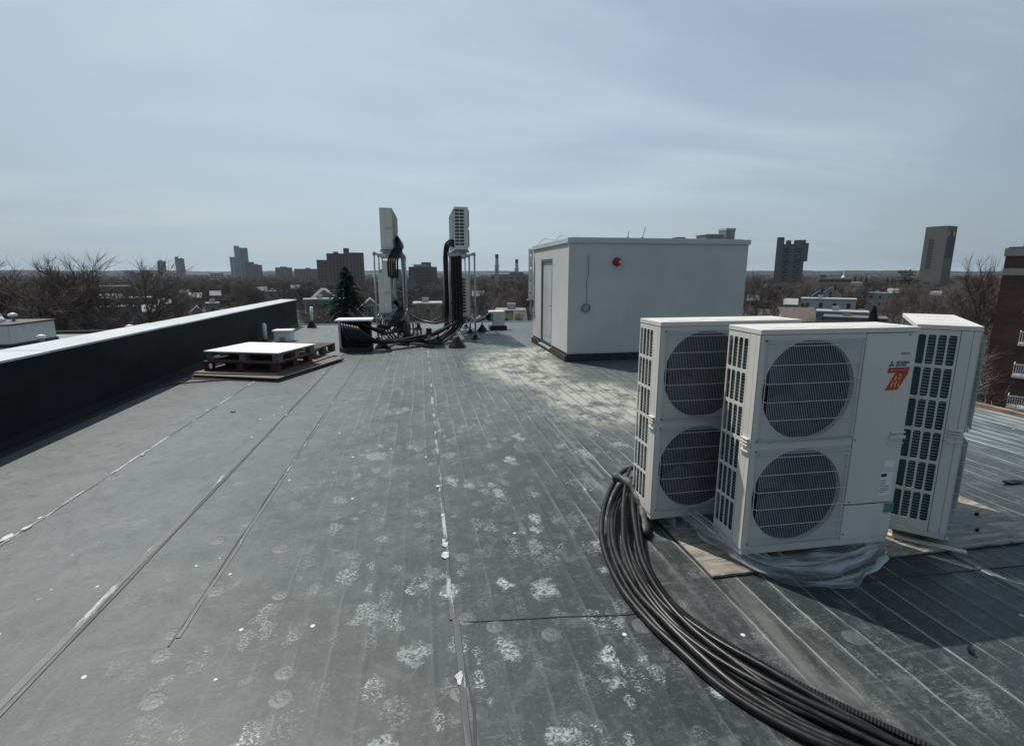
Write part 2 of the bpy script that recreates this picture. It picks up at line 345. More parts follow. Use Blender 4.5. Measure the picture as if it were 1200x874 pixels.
    for mx_, my_, sx_, sy_, st_ in ((.77,1.83,.055,.075,.9),(.73,1.69,.05,.05,.55),(1.15,1.57,.045,.05,.95),(.72,3.15,.05,.09,.8),(.70,2.98,.05,.05,.6),(.40,2.44,.05,.06,.9),(.60,2.36,.09,.09,.6),(.11,2.42,.05,.07,.8),(1.03,2.72,.05,.07,.6),(.35,1.96,.07,.09,.45),(-.08,2.01,.09,.07,.5),(-.32,2.32,.08,.10,.4),(.20,3.9,.06,.12,.6),(.75,4.3,.06,.13,.7),(.95,4.9,.06,.16,.6),(.55,3.6,.05,.09,.6),(1.45,4.35,.07,.14,.6),(1.9,4.5,.07,.15,.6),(-.45,4.6,.12,.14,.45),(-.2,1.55,.06,.09,.5),(.45,1.5,.07,.05,.6)):
        ax = n.math('DIVIDE', n.math('SUBTRACT', n.sep(wv.outputs[0])[0], mx_+.07), sx_); ay = n.math('DIVIDE', n.math('SUBTRACT', n.sep(wv.outputs[0])[1], my_+.07), sy_)
        r_ = n.math('ADD', n.math('ADD', n.math('MULTIPLY', ax, ax), n.math('MULTIPLY', ay, ay)), irr)
        c = n.mix(n.math('MULTIPLY', n.math('MULTIPLY', n.step(r_, 1.2, .2), fine_), st_*.8), c, (.85,.86,.84))
    # dried puddle silt between the racks and the shed
    nb = n.math('MULTIPLY', n.math('SUBTRACT', n.noise(o, 1.6, 6, .65), .5), 1.3)
    def ell(cx, cy, sx, sy):
        ax = n.math('DIVIDE', n.math('SUBTRACT', x, cx), sx); ay = n.math('DIVIDE', n.math('SUBTRACT', y, cy), sy)
        return n.math('ADD', n.math('SQRT', n.math('ADD', n.math('MULTIPLY', ax, ax), n.math('MULTIPLY', ay, ay))), nb)
    e = n.math('MINIMUM', n.math('MINIMUM', ell(1.75, 8.9, .85, 2.1), ell(2.35, 6.2, .85, 1.25)), ell(2.6, 10.6, 1.0, .8))
    silt = n.math('MULTIPLY', n.step(e, 1.15, .65), n.step(n.noise(n.map(o, (2.2,1.3,1)), 1.5, 7, .72), .40, .55, .08, 1.0))
    silt = n.math('MULTIPLY', silt, n.step(ridge, .2, .9, 1.0, .45))
    c = n.mix(n.math('MULTIPLY', silt, .9), c, (.53,.495,.43))
    rim = n.math('MULTIPLY', n.step(e, 1.18, 1.10), n.step(e, 1.0, 1.08))
    c = n.mix(n.math('MULTIPLY', rim, .35), c, (.30,.29,.27))
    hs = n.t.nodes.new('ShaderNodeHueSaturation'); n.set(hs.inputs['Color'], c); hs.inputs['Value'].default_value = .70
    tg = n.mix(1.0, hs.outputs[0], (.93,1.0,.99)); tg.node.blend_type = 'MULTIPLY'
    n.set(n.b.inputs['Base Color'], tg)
    rg = n.math('ADD', n.math('MULTIPLY', mid, .22), .38)
    rg = n.math('ADD', rg, n.math('MULTIPLY', silt, .25))
    n.set(n.b.inputs['Roughness'], rg); n.b.inputs['Specular IOR Level'].default_value = .38
    h = n.math('ADD', n.math('MULTIPLY', n.math('MULTIPLY', n.math('MULTIPLY', ridge, reg), n.step(x, 4.0, 5.0, 1.0, .35)), .8), n.math('MULTIPLY', n.noise(o, 3.5, 4), .8))
    h = n.math('ADD', h, n.math('MULTIPLY', gr, .16))
    h = n.math('ADD', h, n.math('MULTIPLY', n.noise(n.map(o, (4, 1.5, 1), (0,0,.3)), 2.0, 4), .35))
    n.bump(h, .35, .012)
    return n.m
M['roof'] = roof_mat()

# ---------------------------------------------------------------- mesh helpers
class MB:
    def __init__(s): s.v = []; s.f = []
    def add(s, vs, fs):
        k = len(s.v); s.v += [tuple(v) for v in vs]; s.f += [tuple(i+k for i in f) for f in fs]; return s
    def box(s, x0, x1, y0, y1, z0, z1):
        return s.add([(x0,y0,z0),(x1,y0,z0),(x1,y1,z0),(x0,y1,z0),(x0,y0,z1),(x1,y0,z1),(x1,y1,z1),(x0,y1,z1)],
                     [(0,3,2,1),(4,5,6,7),(0,1,5,4),(1,2,6,5),(2,3,7,6),(3,0,4,7)])
    def prism(s, pts, z0, z1):
        n = len(pts)
        return s.add([(a,b,z0) for a,b in pts]+[(a,b,z1) for a,b in pts],
                     [tuple(range(n-1,-1,-1)), tuple(range(n,2*n))]+[(i,(i+1)%n,n+(i+1)%n,n+i) for i in range(n)])
    def tube(s, path, rad, n=8, cap=True):
        P = [Vector(p) for p in path]; m = len(P); rad = rad if hasattr(rad, '__len__') else [rad]*m
        ref = None; vs = []; fs = []
        for i, p in enumerate(P):
            t = (P[min(i+1,m-1)]-P[max(i-1,0)]).normalized()
            if ref is None:
                ref = t.orthogonal().normalized()
            ref = (ref - t*ref.dot(t))
            ref = ref.normalized() if ref.length > 1e-6 else t.orthogonal().normalized()
            b = t.cross(ref)
            for k in range(n):
                a = 2*PI*k/n; vs.append(p + (ref*math.cos(a)+b*math.sin(a))*rad[i])
        for i in range(m-1):
            for k in range(n):
                fs.append((i*n+k, i*n+(k+1)%n, (i+1)*n+(k+1)%n, (i+1)*n+k))
        if cap: fs += [tuple(range(n-1,-1,-1)), tuple(range((m-1)*n, m*n))]
        return s.add(vs, fs)
    def lathe(s, prof, c=(0,0,0), n=20, axis='z'):
        vs = []; fs = []; m = len(prof)
        for r, h in prof:
            for k in range(n):
                a = 2*PI*k/n; q = (r*math.cos(a), r*math.sin(a), h)
                if axis == 'y': q = (q[0], q[2], q[1])
                vs.append((c[0]+q[0], c[1]+q[1], c[2]+q[2]))
        for i in range(m-1):
            for k in range(n): fs.append((i*n+k, i*n+(k+1)%n, (i+1)*n+(k+1)%n, (i+1)*n+k))
        fs += [tuple(range(n-1,-1,-1)), tuple(range((m-1)*n, m*n))]
        if axis == 'y': fs = [f[::-1] for f in fs]
        return s.add(vs, fs)
    def xf(s, M4):
        s.v = [tuple(M4 @ Vector(v)) for v in s.v]; return s
    def mesh(s, name, m, smooth=False):
        me = bpy.data.meshes.new(name); me.from_pydata(s.v, [], s.f); me.update()
        me.materials.append(m if not isinstance(m, str) else M[m])
        if smooth: me.polygons.foreach_set('use_smooth', [True]*len(me.polygons))
        return me
    def obj(s, name, m, parent=None, bevel=0, smooth=False, loc=None):
        o = bpy.data.objects.new(name, s.mesh(name, m, smooth)); COL.objects.link(o)
        if parent is not None: o.parent = parent
        if loc is not None: o.location = loc
        if bevel:
            b = o.modifiers.new('bevel', 'BEVEL'); b.width = bevel; b.segments = 2; b.limit_method = 'ANGLE'; b.angle_limit = R(40)
        if smooth:
            pass
        return o
def tag(o, label=None, cat=None, group=None, kind=None):
    if label: o['label'] = label
    if cat: o['category'] = cat
    if group: o['group'] = group
    if kind: o['kind'] = kind
    return o
def thing(name, loc, label, cat, group=None, rz=0.0):
    o = bpy.data.objects.new(name, None); COL.objects.link(o); o.location = loc; o.rotation_euler = (0,0,rz); o.empty_display_size = .2
    return tag(o, label, cat, group)
def put(name, me, parent=None, loc=(0,0,0), rz=0.0, scale=1.0):
    o = bpy.data.objects.new(name, me); COL.objects.link(o); o.location = loc; o.rotation_euler = (0,0,rz)
    o.scale = scale if hasattr(scale, '__len__') else (scale,)*3
    if parent is not None: o.parent = parent
    return o
def copy_tree(o, parent=None):
    c = o.copy(); COL.objects.link(c)
    if parent is not None: c.parent = parent
    for ch in o.children: copy_tree(ch, c)
    return c
def bx(name, m, parent, x0, x1, y0, y1, z0, z1, bevel=0):
    return MB().box(x0,x1,y0,y1,z0,z1).obj(name, m, parent, bevel)
def smooth_path(pts, n=8):
    P = [Vector(p) for p in pts]; out = []
    for i in range(len(P)-1):
        p0, p1, p2, p3 = P[max(i-1,0)], P[i], P[i+1], P[min(i+2,len(P)-1)]
        for k in range(n):
            t = k/n
            out.append(.5*((2*p1)+(p2-p0)*t+(2*p0-5*p1+4*p2-p3)*t*t+(3*p1-p0-3*p2+p3)*t**3))
    out.append(P[-1]); return out
def lettering(txt, size, m, parent, M4, name='lettering', extr=.0006, shear=0.0, sx=1.0):
    cu = bpy.data.curves.new(name, 'FONT'); cu.body = txt; cu.size = size; cu.extrude = extr; cu.align_x = 'CENTER'; cu.align_y = 'CENTER'; cu.shear = shear
    t = bpy.data.objects.new(name, cu); COL.objects.link(t)
    bpy.context.view_layer.update()
    me = bpy.data.meshes.new_from_object(t.evaluated_get(bpy.context.evaluated_depsgraph_get()))
    bpy.data.objects.remove(t); me.name = name
    me.transform(M4 @ Matrix.Scale(sx, 4, (1,0,0))); me.materials.clear(); me.materials.append(M[m])
    return put(name, me, parent)
# places by image pixel: px column, py row, d the distance straight ahead
_fw = Vector((math.sin(YAW)*math.cos(PITCH), math.cos(YAW)*math.cos(PITCH), -math.sin(PITCH))); _r = Vector((math.cos(YAW), -math.sin(YAW), 0)); _u = _r.cross(_fw)
def pixel_point(px, py, d):
    v = _fw*FPX + _r*(px-600) - _u*(py-437); t = d/(v.x*math.sin(YAW)+v.y*math.cos(YAW))
    return Vector((0,0,CAM_H)) + v*t
GZ = -14.0

# ================================================================= THE ROOF
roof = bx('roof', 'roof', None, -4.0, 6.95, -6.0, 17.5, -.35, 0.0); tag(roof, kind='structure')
roof_wall = bx('outer_wall', 'stucco', roof, -4.4, 6.85, -5.9, 17.4, GZ-.4, -.36)
bx('edge_trim', 'edge_rust', roof, 6.955, 7.06, -6.0, 17.56, -.30, .035)
bx('edge_trim', 'galv', roof, -3.99, 6.95, 17.505, 17.56, -.30, .03)

def seam(x0, x1, y0, y1, z, m, wob=.006, w=.05):
    b = MB(); L = math.hypot(x1-x0, y1-y0); k = max(2, int(L/.25)); dx, dy = (x1-x0)/L, (y1-y0)/L
    vs = []
    for i in range(k+1):
        t = i/k; j = random.uniform(-wob, wob); ww = w*random.uniform(.85,1.15)
        cx, cy = x0+(x1-x0)*t-dy*j, y0+(y1-y0)*t+dx*j
        vs += [(cx-dy*ww, cy+dx*ww, .0005), (cx-dy*ww*.8, cy+dx*ww*.8, z*random.uniform(.7,1.2)), (cx+dy*ww*.8, cy-dx*ww*.8, z*random.uniform(.8,1.3)), (cx+dy*ww, cy-dx*ww, .0005)]
    fs = []
    for i in range(k):
        for q in range(3): fs.append((i*4+q, i*4+q+1, i*4+4+q+1, i*4+4+q)[::-1])
    return b.add(vs, fs).obj('seam_strip', m, roof)
def tape_mat(name, a, b, chalk):
    n = NT(name); o = n.tc.outputs['Object']
    c = n.mix(n.noise(o, 3, 5), a, b)
    k = n.step(n.noise(n.map(o, (6,1.1,1)), 1.6, 6, .7), chalk, chalk+.08)
    c = n.mix(n.math('MULTIPLY', k, .8), c, (.42,.43,.42)); n.set(n.b.inputs['Base Color'], c); n.b.inputs['Roughness'].default_value = .5
    n.bump(n.noise(o, 12, 4), .4, .006)
    return n.m
M['seam_dark'] = tape_mat('seam_dark', (.018,.021,.022), (.035,.04,.041), .66)
M['seam_grey'] = tape_mat('seam_grey', (.05,.055,.056), (.075,.08,.08), .54)
M['seam_edge'] = tape_mat('seam_edge', (.07,.077,.076), (.11,.118,.117), .56)
M['seam_chalk'] = tape_mat('seam_chalk', (.055,.06,.06), (.09,.097,.096), .49)
M['seam_pale'] = tape_mat('seam_pale', (.10,.105,.105), (.15,.155,.155), .72)
seam(-1.62, -1.645, 17.2, -1.5, .004, 'seam_dark', .003, .009); seam(-1.655, -1.68, 17.2, -1.5, .003, 'seam_edge', .004, .022)
seam(-1.22, -1.185, 17.2, 2.25, .004, 'seam_dark', .005, .005); seam(-1.205, -1.165, 12, 2.3, .003, 'seam_edge', .006, .012)
seam(-2.60, -2.64, 17.2, -1.5, .005, 'seam_chalk', .006, .012)
seam(.12, .10, 11.3, 2.2, .006, 'seam_chalk', .006, .014); seam(.105, .135, 2.2, -1.5, .006, 'seam_edge', .012, .016); seam(.130, .160, 2.2, -1.5, .004, 'seam_dark', .020, .006)
seam(.15, 1.15, 2.17, 2.07, .004, 'seam_dark', .010, .004); seam(2.3, 6.9, 2.12, 2.0, .005, 'seam_dark', .004, .006)
seam(3.12, 3.16, 2.28, -1.5, .004, 'seam_pale', .004, .022)
seam(1.41, 1.43, 7.4, 3.7, .005, 'seam_pale', .008, .018)
seam(-.6, 2.5, 11.3, 11.2, .005, 'seam_grey', .006, .03); seam(-4.0, -.3, 12.6, 12.55, .004, 'seam_grey', .006, .02)
# round fastener plates pushing up under the membrane
pb = MB().lathe([(.068,-.001),(.058,.0006),(.046,.0026),(.036,.0034),(.030,.0020),(.022,.0022),(.015,.0044),(.004,.0052)], n=18); M['plate'] = mat('plate_membrane', (.080,.088,.087), .5, var=.30, scale=30, bump=.3, bscale=50)
pb.f.pop(-2); plate_me = pb.mesh('fastener_plate', 'plate', True)
pl = [(-.6,1.86),(-1.19,2.20),(-1.20,2.34),(-.78,2.56),(.17,2.2),(.36,3.45),(1.93,1.75),(1.04,5.01),(-1.10,1.94),(-1.13,2.66),(-1.32,3.22),(.11,1.76),(-.62,2.0),(.02,2.62),(.2,2.75),(.55,2.02),(.30,2.12),(-.45,2.9),(-.9,3.05),(1.0,2.0)]
for i in range(40):
    xs = random.choice((-2.62,-1.17,.11,-.55,.75,1.9,2.6,3.6))
    pl.append((xs+random.uniform(-.09,.09), random.uniform(2.8,9.5)))
for a, b in pl: put('fastener_plate', plate_me, roof, (a, b, .0005), random.uniform(0,6), (random.uniform(.62,.85),)*2+(.55,))
# lumps of dry sealant and torn flecks on the seams
lb = MB()
for (a, b, s) in [(.095,2.78,.035),(.10,2.9,.03),(.09,2.95,.02),(.105,1.83,.03),(-2.66,3.49,.04),(-2.63,3.6,.03),(-2.64,3.75,.02),(.10,3.3,.02),(.085,3.8,.025),(-1.63,6.2,.02),(-2.6,5.0,.02)]:
    pts = [(a+math.cos(q)*s*random.uniform(.5,1.2)*.7, b+math.sin(q)*s*random.uniform(.7,1.6)) for q in [2*PI*k/9 for k in range(9)]]
    lb.prism(pts, .004, .009)
M['sealant'] = mat('dried_sealant', (.42,.43,.42), .6, var=.3, scale=40, bump=.3)
lb.obj('dried_sealant', 'sealant', roof); bpy.data.objects['dried_sealant']['kind'] = 'stuff'

# parapet
par = thing('parapet_wall', (-4.0, 0, 0), 'long low black parapet wall with pale metal coping along left roof edge', 'parapet wall')
def parapet():
    b = MB(); n = 60
    for i in range(n):
        pass
    vs = []; fs = []
    for i in range(n+1):
        y = -6 + 23.5*i/n; w = lambda k: .012*mnoise.noise((y*1.1, k*3.1, 0))
        vs += [(-.005+.05, y, 0.0), (.0+w(1)+.012, y, .09), (w(2), y, .30), (w(3), y, .56), (w(4)*.5, y, .828), (-.42, y, .842), (-.42, y, -.4)]
    for i in range(n):
        for k in range(6): fs.append((i*7+k, (i+1)*7+k, (i+1)*7+k+1, i*7+k+1)[::-1])
    fs += [tuple(range(6,-1,-1))[::-1], tuple(range(n*7, n*7+7))[::-1]]
    return b.add(vs, fs)
parapet().obj('wall_face', 'epdm_wall', par)
y = -6.0; k = 0
while y < 17.5:
    y2 = min(y+3.05, 17.56)
    b = MB(); dz = random.uniform(-.003,.003)
    b.prism([(-.45,.862),(.030,.846),(.030,.822),(.022,.822),(.02,.834),(-.435,.849),(-.435,.79),(-.45,.79)], 0, 1)
    b.v = [(v[0], y+.003 + v[2]*(y2-y-.006), v[1]+dz+.002*math.sin(v[2]*3+k)) for v in b.v]; b.f = [f[::-1] for f in b.f]
    b.obj('coping_panel', 'coping', par, .003); y = y2; k += 1
bx('cant_strip', 'seam_dark', par, .052, .16, -6, 17.4, .0005, .006)

# ================================================================= CONDENSING UNITS
def rr_radius(a, hw, hh, r):
    c, s_ = math.cos(a), math.sin(a); lo, hi = 0, hw+hh
    for _ in range(26):
        m_ = (lo+hi)/2; qx, qy = abs(c*m_)-(hw-r), abs(s_*m_)-(hh-r)
        d = math.hypot(max(qx,0), max(qy,0)) + min(max(qx,qy),0) - r
        if d < 0: lo = m_
        else: hi = m_
    return lo
def holed(b, u0, u1, v0, v1, hw, hh, r, depth, frame, n=28):
    """a rectangular cell u0..u1 x v0..v1 with a rounded hole; frame maps (u, v, depth) to 3D"""
    cu, cv = (u0+u1)/2, (v0+v1)/2; W2, H2 = (u1-u0)/2, (v1-v0)/2
    an = sorted([2*PI*(k+.5)/n for k in range(n)] + [math.atan2(sv*H2, su*W2) % (2*PI) for su in (-1,1) for sv in (-1,1)])
    m = len(an); vs = []
    for a in an:
        ri = rr_radius(a, hw, hh, r); c, s_ = math.cos(a), math.sin(a); ro = min(W2/max(abs(c),1e-9), H2/max(abs(s_),1e-9))
        vs += [frame(cu+c*ro, cv+s_*ro, 0), frame(cu+c*ri, cv+s_*ri, 0), frame(cu+c*ri, cv+s_*ri, depth)]
    fs = []
    for i in range(m):
        j = (i+1) % m
        fs += [(i*3, j*3, j*3+1, i*3+1), (i*3+1, j*3+1, j*3+2, i*3+2)]
    b.add(vs, fs)

def make_guard(gw, gh, nv, nh, bow=.03):
    b = MB(); r = .0012
    for i in range(nv):
        x = gw*(i+.5)/nv
        b.tube([(x,0,.0),(x,-bow,.018),(x,-bow,gh-.018),(x,0,gh)], r, 3, False)
    for k in range(nh):
        z = gh*(k+.35)/(nh-.3)
        b.tube([(-.004,.0,z),(.0,-bow-.003,z),(gw,-bow-.003,z),(gw+.004,0,z)], .0022, 5, False)
    for z in (.006, .018, gh-.018, gh-.006):
        b.tube([(0,-bow*.6,z),(gw,-bow*.6,z)], .0026, 5, False)
    for x in (0, gw):
        b.tube([(x,-.004,0),(x,-.004,gh)], .0030, 5, False)
    return b

def make_fan(rad):
    blades = []
    for k in range(3):
        b = MB(); a0 = 2*PI*k/3; vs = []; fs = []
        for i in range(6):
            q = i/5; rr = .06+(rad-.075)*q
            for j in range(6):
                s_ = j/5; a = a0 + (s_-.5)*(1.1+.45*q) + q*.25
                vs.append((rr*math.cos(a), .045-.09*s_+.012*math.sin(s_*PI), rr*math.sin(a)))
        for i in range(5):
            for j in range(5): fs.append((i*6+j, i*6+j+1, (i+1)*6+j+1, (i+1)*6+j))
        b.add(vs, fs); blades.append(b)
    return blades

def make_unit(W_, D_, H_, nfan, label, end='holes', cols=4, rows=6, logo=True, slats=True, name='condensing_unit', group=None):
    u = thing(name, (0,0,0), label, 'air conditioner', group)
    f0 = .0   # panels start at z = f0 (feet below)
    for fx in (.16, W_-.24):
        b = MB().box(fx, fx+.09, -.045, D_+.045, -.065, -.058).box(fx, fx+.007, -.03, D_+.03, -.058, -.001).box(fx+.083, fx+.09, -.03, D_+.03, -.058, -.001)
        b.obj('foot', 'galv', u, .002)
    bx('base_pan', 'unit_white', u, .004, W_-.004, .004, D_-.004, .0, .035, .003)
    # lid with shallow pressed ribs
    t = MB().box(-.003, W_+.003, -.005, D_+.003, H_-.028, H_)
    lid = t.obj('top_cover', 'unit_white', u, .003)
    for q in range(3):
        a = .10*W_ + q*.30*W_
        bx('pressed_rib', 'unit_white', lid, a, a+.22*W_, .05, D_-.05, H_+.0002, H_+.0018, .0008)
    z0, z1 = .036, H_-.03
    gx1 = W_*.655
    # front panel with fan openings
    fr = MB(); F = lambda a, v, d: (a, .002+d, v)
    zm = [z0 + (z1-z0)*i/nfan for i in range(nfan+1)]
    rad = min(gx1*.46, (zm[1]-zm[0])*.455)
    for i in range(nfan): holed(fr, .004, gx1, zm[i], zm[i+1], rad, rad, rad*.9999, .03, F, 44)
    fr.obj('front_panel', 'unit_white', u)
    for i in range(nfan):
        cz = (zm[i]+zm[i+1])/2; cx = (.004+gx1)/2
        sh = MB(); n = 40; vs = []; fs = []
        for k in range(n):
            a = 2*PI*k/n
            vs += [(cx+rad*math.cos(a), .03, cz+rad*math.sin(a)), (cx+rad*.97*math.cos(a), .15, cz+rad*.97*math.sin(a))]
        for k in range(n): fs.append((2*k, 2*((k+1)%n), 2*((k+1)%n)+1, 2*k+1))
        fs.append(tuple(2*k+1 for k in range(n)))
        sh.add(vs, fs).obj('fan_shroud', 'dark_void', u, smooth=False)
        fan = MB().lathe([(.055,-.03),(.06,.0),(.06,.05),(.03,.06)], (cx,.09,cz), 16, 'y').obj('fan', 'fan_dark', u)
        for b in make_fan(rad*.96):
            b.v = [(v[0]+cx, v[1]+.085, v[2]+cz) for v in b.v]; b.obj('blade', 'fan_dark', fan, smooth=True)
        gw = gx1-.07; gh = (zm[1]-zm[0])-.04
        g = make_guard(gw, gh, 54, 6)
        g.v = [(v[0]+.045, v[1]-.004, v[2]+zm[i]+.02) for v in g.v]
        tag(g.obj('fan_guard', 'wire_white', u), kind='stuff')
        for sx in (.035, gx1-.012):
            for sz in (zm[i]+.03, zm[i+1]-.03):
                MB().lathe([(.006,-.003),(.006,0)], (sx,.0,sz), 8, 'y').obj('screw', 'galv_dark', u)
    # service panels to the right of the fans
    bx('service_panel', 'unit_white', u, gx1+.004, W_-.002, -.002, .03, z0+.225*H_/1.29, z1-.002, .004)
    bx('lower_panel', 'unit_white', u, gx1+.004, W_-.002, -.001, .03, z0, z0+.215*H_/1.29, .004)
    for sx, sz in ((gx1+.03, z0+.24), (gx1+.02, z0+.04), (W_-.06, z1-.012), (gx1+.016, z0+.62)):
        MB().lathe([(.005,-.005),(.005,0)], (sx,.0,sz), 8, 'y').obj('screw', 'galv_dark', u)
    bx('side_panel', 'unit_white', u, W_-.0015, W_+.002, .032, D_-.002, z0, z1, .001)
    hx = MB().box(W_-.10, W_-.005, -.022, -.003, .505*H_, .52*H_).box(W_-.10, W_-.005, -.016, -.003, .53*H_, .538*H_).box(W_-.105, W_-.003, -.012, -.003, .478*H_, .485*H_)
    hx.obj('handle', 'unit_white', u, .003)
    # end with openings: solid strip at the front, grille behind
    sd = .085 if end == 'holes' else D_*.55
    bx('corner_strip', 'unit_white', u, -.001, .003, .0335, sd, z0, z1, .001)
    bx('corner_edge', 'unit_white', u, -.001, .003, .0025, .032, z0, z1, .001)
    hl = MB()
    for q in range(3): hl.box(-.016, -.0012, .012, sd-.012, .50*H_+q*.018, .508*H_+q*.018)
    hl.box(-.012, -.0012, .008, sd-.008, .472*H_, .482*H_)
    hl.obj('handle', 'unit_white', u, .002)
    if end == 'holes':
        gp = MB(); G = lambda a, v, d: (-.0005+d, a, v)
        c0, c1 = sd+.003, D_; mz0, mz1 = z0+.055, z1-.02
        cw = (c1-.012-c0)/cols; rh = (mz1-mz0)/rows; sl = MB()
        for i in range(cols):
            for j in range(rows):
                a0, a1, b0, b1 = c0+.006+i*cw, c0+.006+(i+1)*cw, mz0+j*rh, mz0+(j+1)*rh
                hw, hh = cw/2-.005, rh/2-.006
                if cols == 2: hw, hh = cw/2-.005, rh/2-.011
                holed(gp, a0, a1, b0, b1, hw, hh, min(.014, hw*.8, hh*.8), .003, G, 20)
                if slats and i < cols-1:
                    for q in range(9):
                        zc = b0+.014+(rh-.028)*(q+.5)/9; sl.box(.013,.015,a0+.004,a1-.004,zc-.0018,zc+.0018)
        gp.box(-.0005,.003,c0,c0+.006,mz0,mz1).box(-.0005,.003,c1-.006,c1,mz0,mz1).box(-.0005,.003,c0,c1,z0,mz0).box(-.0005,.003,c0,c1,mz1,z1)
        gp.obj('side_grille', 'unit_white', u)
        if slats: tag(sl.obj('louvre_slats', 'galv', u), kind='stuff')
    else:
        bx('end_panel', 'unit_white', u, -.0005, .0025, sd+.003, D_-.002, z0, z1, .001)
        bx('rating_sticker', 'sticker', u, -.0025, -.0012, sd*.5+.02, sd*.5+.07, .16, .24)
    cb = MB().box(.022, .05, sd-.02, D_-.012, z0, z1).box(.05, W_-.02, D_-.045, D_-.012, z0, z1)
    cb.obj('coil', 'coil', u)
    bk = MB()
    for q in range(9):
        zc = z0 + (z1-z0)*(q+.0)/8; bk.box(.0, W_-.002, D_-.004, D_-.003, zc-.004, zc+.004)
    for q in range(5):
        xc = .01+(W_-.02)*q/4; bk.box(xc-.003, xc+.003, D_-.0045, D_-.0035, z0, z1)
    tag(bk.obj('rear_guard', 'wire_white', u), kind='stuff')
    bx('partition', 'dark_void', u, gx1+.006, gx1+.012, .034, D_-.05, z0, z1)
    if logo:
        yf = -.0022
        T = lambda a, v: Matrix.Translation((a, yf-.0012, v)) @ Matrix.Rotation(PI/2, 4, 'X')
        cx, lz, k_ = gx1+.232, H_*.812, .86
        em = thing_part('emblem', u)
        for ang in (90, 210, 330):
            b = MB(); d1, d2 = .0165, .0095; ca, sa = math.cos(R(ang)), math.sin(R(ang))
            pts = [(0,0),(d1*ca-d2*sa, d1*sa+d2*ca),(2*d1*ca,2*d1*sa),(d1*ca+d2*sa, d1*sa-d2*ca)]
            b.prism(pts[::-1], 0, .0012); b.v = [(cx-.050+v[0]*.58, yf-v[2], lz+.036+v[1]*.66) for v in b.v]; b.obj('diamond', 'ink', em)
        lettering('MITSUBISHI', .018, 'ink', u, T(cx+.020, lz+.045), sx=.90); lettering('ELECTRIC', .018, 'ink', u, T(cx+.013, lz+.030), sx=.90)
        bd = MB(); bd.prism([(-.082*k_,.0),(.074*k_,.0),(.082*k_,.034*k_),(-.075*k_,.034*k_)][::-1], 0, .0012); bd.v = [(cx+v[0], yf-v[2], lz-.012+v[1]) for v in bd.v]
        badge = bd.obj('badge', 'badge_dark_red', u)
        b2 = MB(); b2.prism([(-.082*k_,-.115*k_),(.012*k_,-.115*k_),(.078*k_,-.001),(-.022*k_,-.001)][::-1], 0, .0011); b2.v = [(cx+v[0], yf-v[2], lz-.012+v[1]) for v in b2.v]; b2.obj('badge_field', 'badge_red', badge)
        T2 = lambda a, v: Matrix.Translation((a, yf-.002, v)) @ Matrix.Rotation(PI/2, 4, 'X')
        lettering('QUALITY MULTI', .018, 'badge_pink', badge, T2(cx, lz+.0025), sx=.86)
        lettering('H', .054, 'flame', badge, T2(cx-.024, lz-.078), shear=.15); lettering('2', .042, 'flame', badge, T2(cx+.010, lz-.036), shear=.15); lettering('i', .050, 'flame', badge, T2(cx+.010, lz-.079), shear=.15)
        fl = MB(); fl.prism([(-.022,-.052),(-.014,-.052),(-.006,-.034),(-.010,-.020),(-.017,-.034)], 0, .0008); fl.v = [(cx+v[0], yf-.0012-v[2], lz-.004+v[1]) for v in fl.v]; fl.f = [f[::-1] for f in fl.f]; fl.obj('flame', 'flame', badge)
        lettering('INVERTER', .016, 'ink_grey', u, T(cx+.030, lz+.095), sx=.8)
        st = bx('rating_sticker', 'sticker', u, W_-.115, W_-.035, yf-.0012, yf-.0002, .235*H_, .345*H_)
        bx('barcode', 'ink', st, W_-.112, W_-.075, yf-.0022, yf-.0013, .325*H_, .340*H_)
        q_ = MB()
        for q in range(7): q_.box(W_-.110, W_-.110+random.uniform(.03,.07), yf-.0022, yf-.0013, .25*H_+q*.012, .25*H_+q*.012+.005)
        tag(q_.obj('fine_print', 'ink_grey', st), kind='stuff')
        bx('notice_sticker', 'sticker', u, W_-.10, W_-.035, yf-.0012, yf-.0002, .37*H_, .40*H_)
        bx('tape_tab', 'tape_green', u, W_-.06, W_+.002, yf-.0035, yf-.0002, .150*H_, .195*H_)
    return u
def thing_part(name, parent):
    o = bpy.data.objects.new(name, None); COL.objects.link(o); o.parent = parent; return o

GU = 'big twin-fan condensing units on the plywood'
UW, UD, UH = .965, .285, 1.29
unit_a = make_unit(UW, UD, UH, 2, 'white twin-fan outdoor unit with red flame badge standing foremost on the plywood', group=GU)
unit_a.location = (1.742, 2.345, .085); unit_a.rotation_euler = (0,0,R(-.8))
unit_b = copy_tree(unit_a); unit_b.location = (1.425, 2.835, .085); unit_b.rotation_euler = (0,0,R(.5))
unit_b['label'] = 'white twin-fan outdoor unit half hidden behind the one with the visible red badge'
unit_c = copy_tree(unit_a); unit_c.location = (3.055, 2.275, .085); unit_c.rotation_euler = (0,0,R(46.5))
unit_c['label'] = 'white outdoor unit turned end-on, showing its slotted louvre side, at right end of the plywood'

# plywood under the units, lath, plastic film
bd = MB().box(0, 2.42, 0, 1.22, 0, .014)
for (vx) in ():
    pass
o = bd.obj('plywood_sheet', 'board', None, .002, loc=(1.54, 2.285, .006)); tag(o, 'weathered stained plywood sheet lying under the three white outdoor units', 'plywood', None)
o = MB().box(0, .42, -.018, .018, 0, .012).obj('wooden_lath', 'lath', None, .001, loc=(2.86, 2.515, .0215)); o.rotation_euler = (0,0,R(-44)); tag(o, 'pale narrow wooden lath lying on plywood between two outdoor units', 'lath')

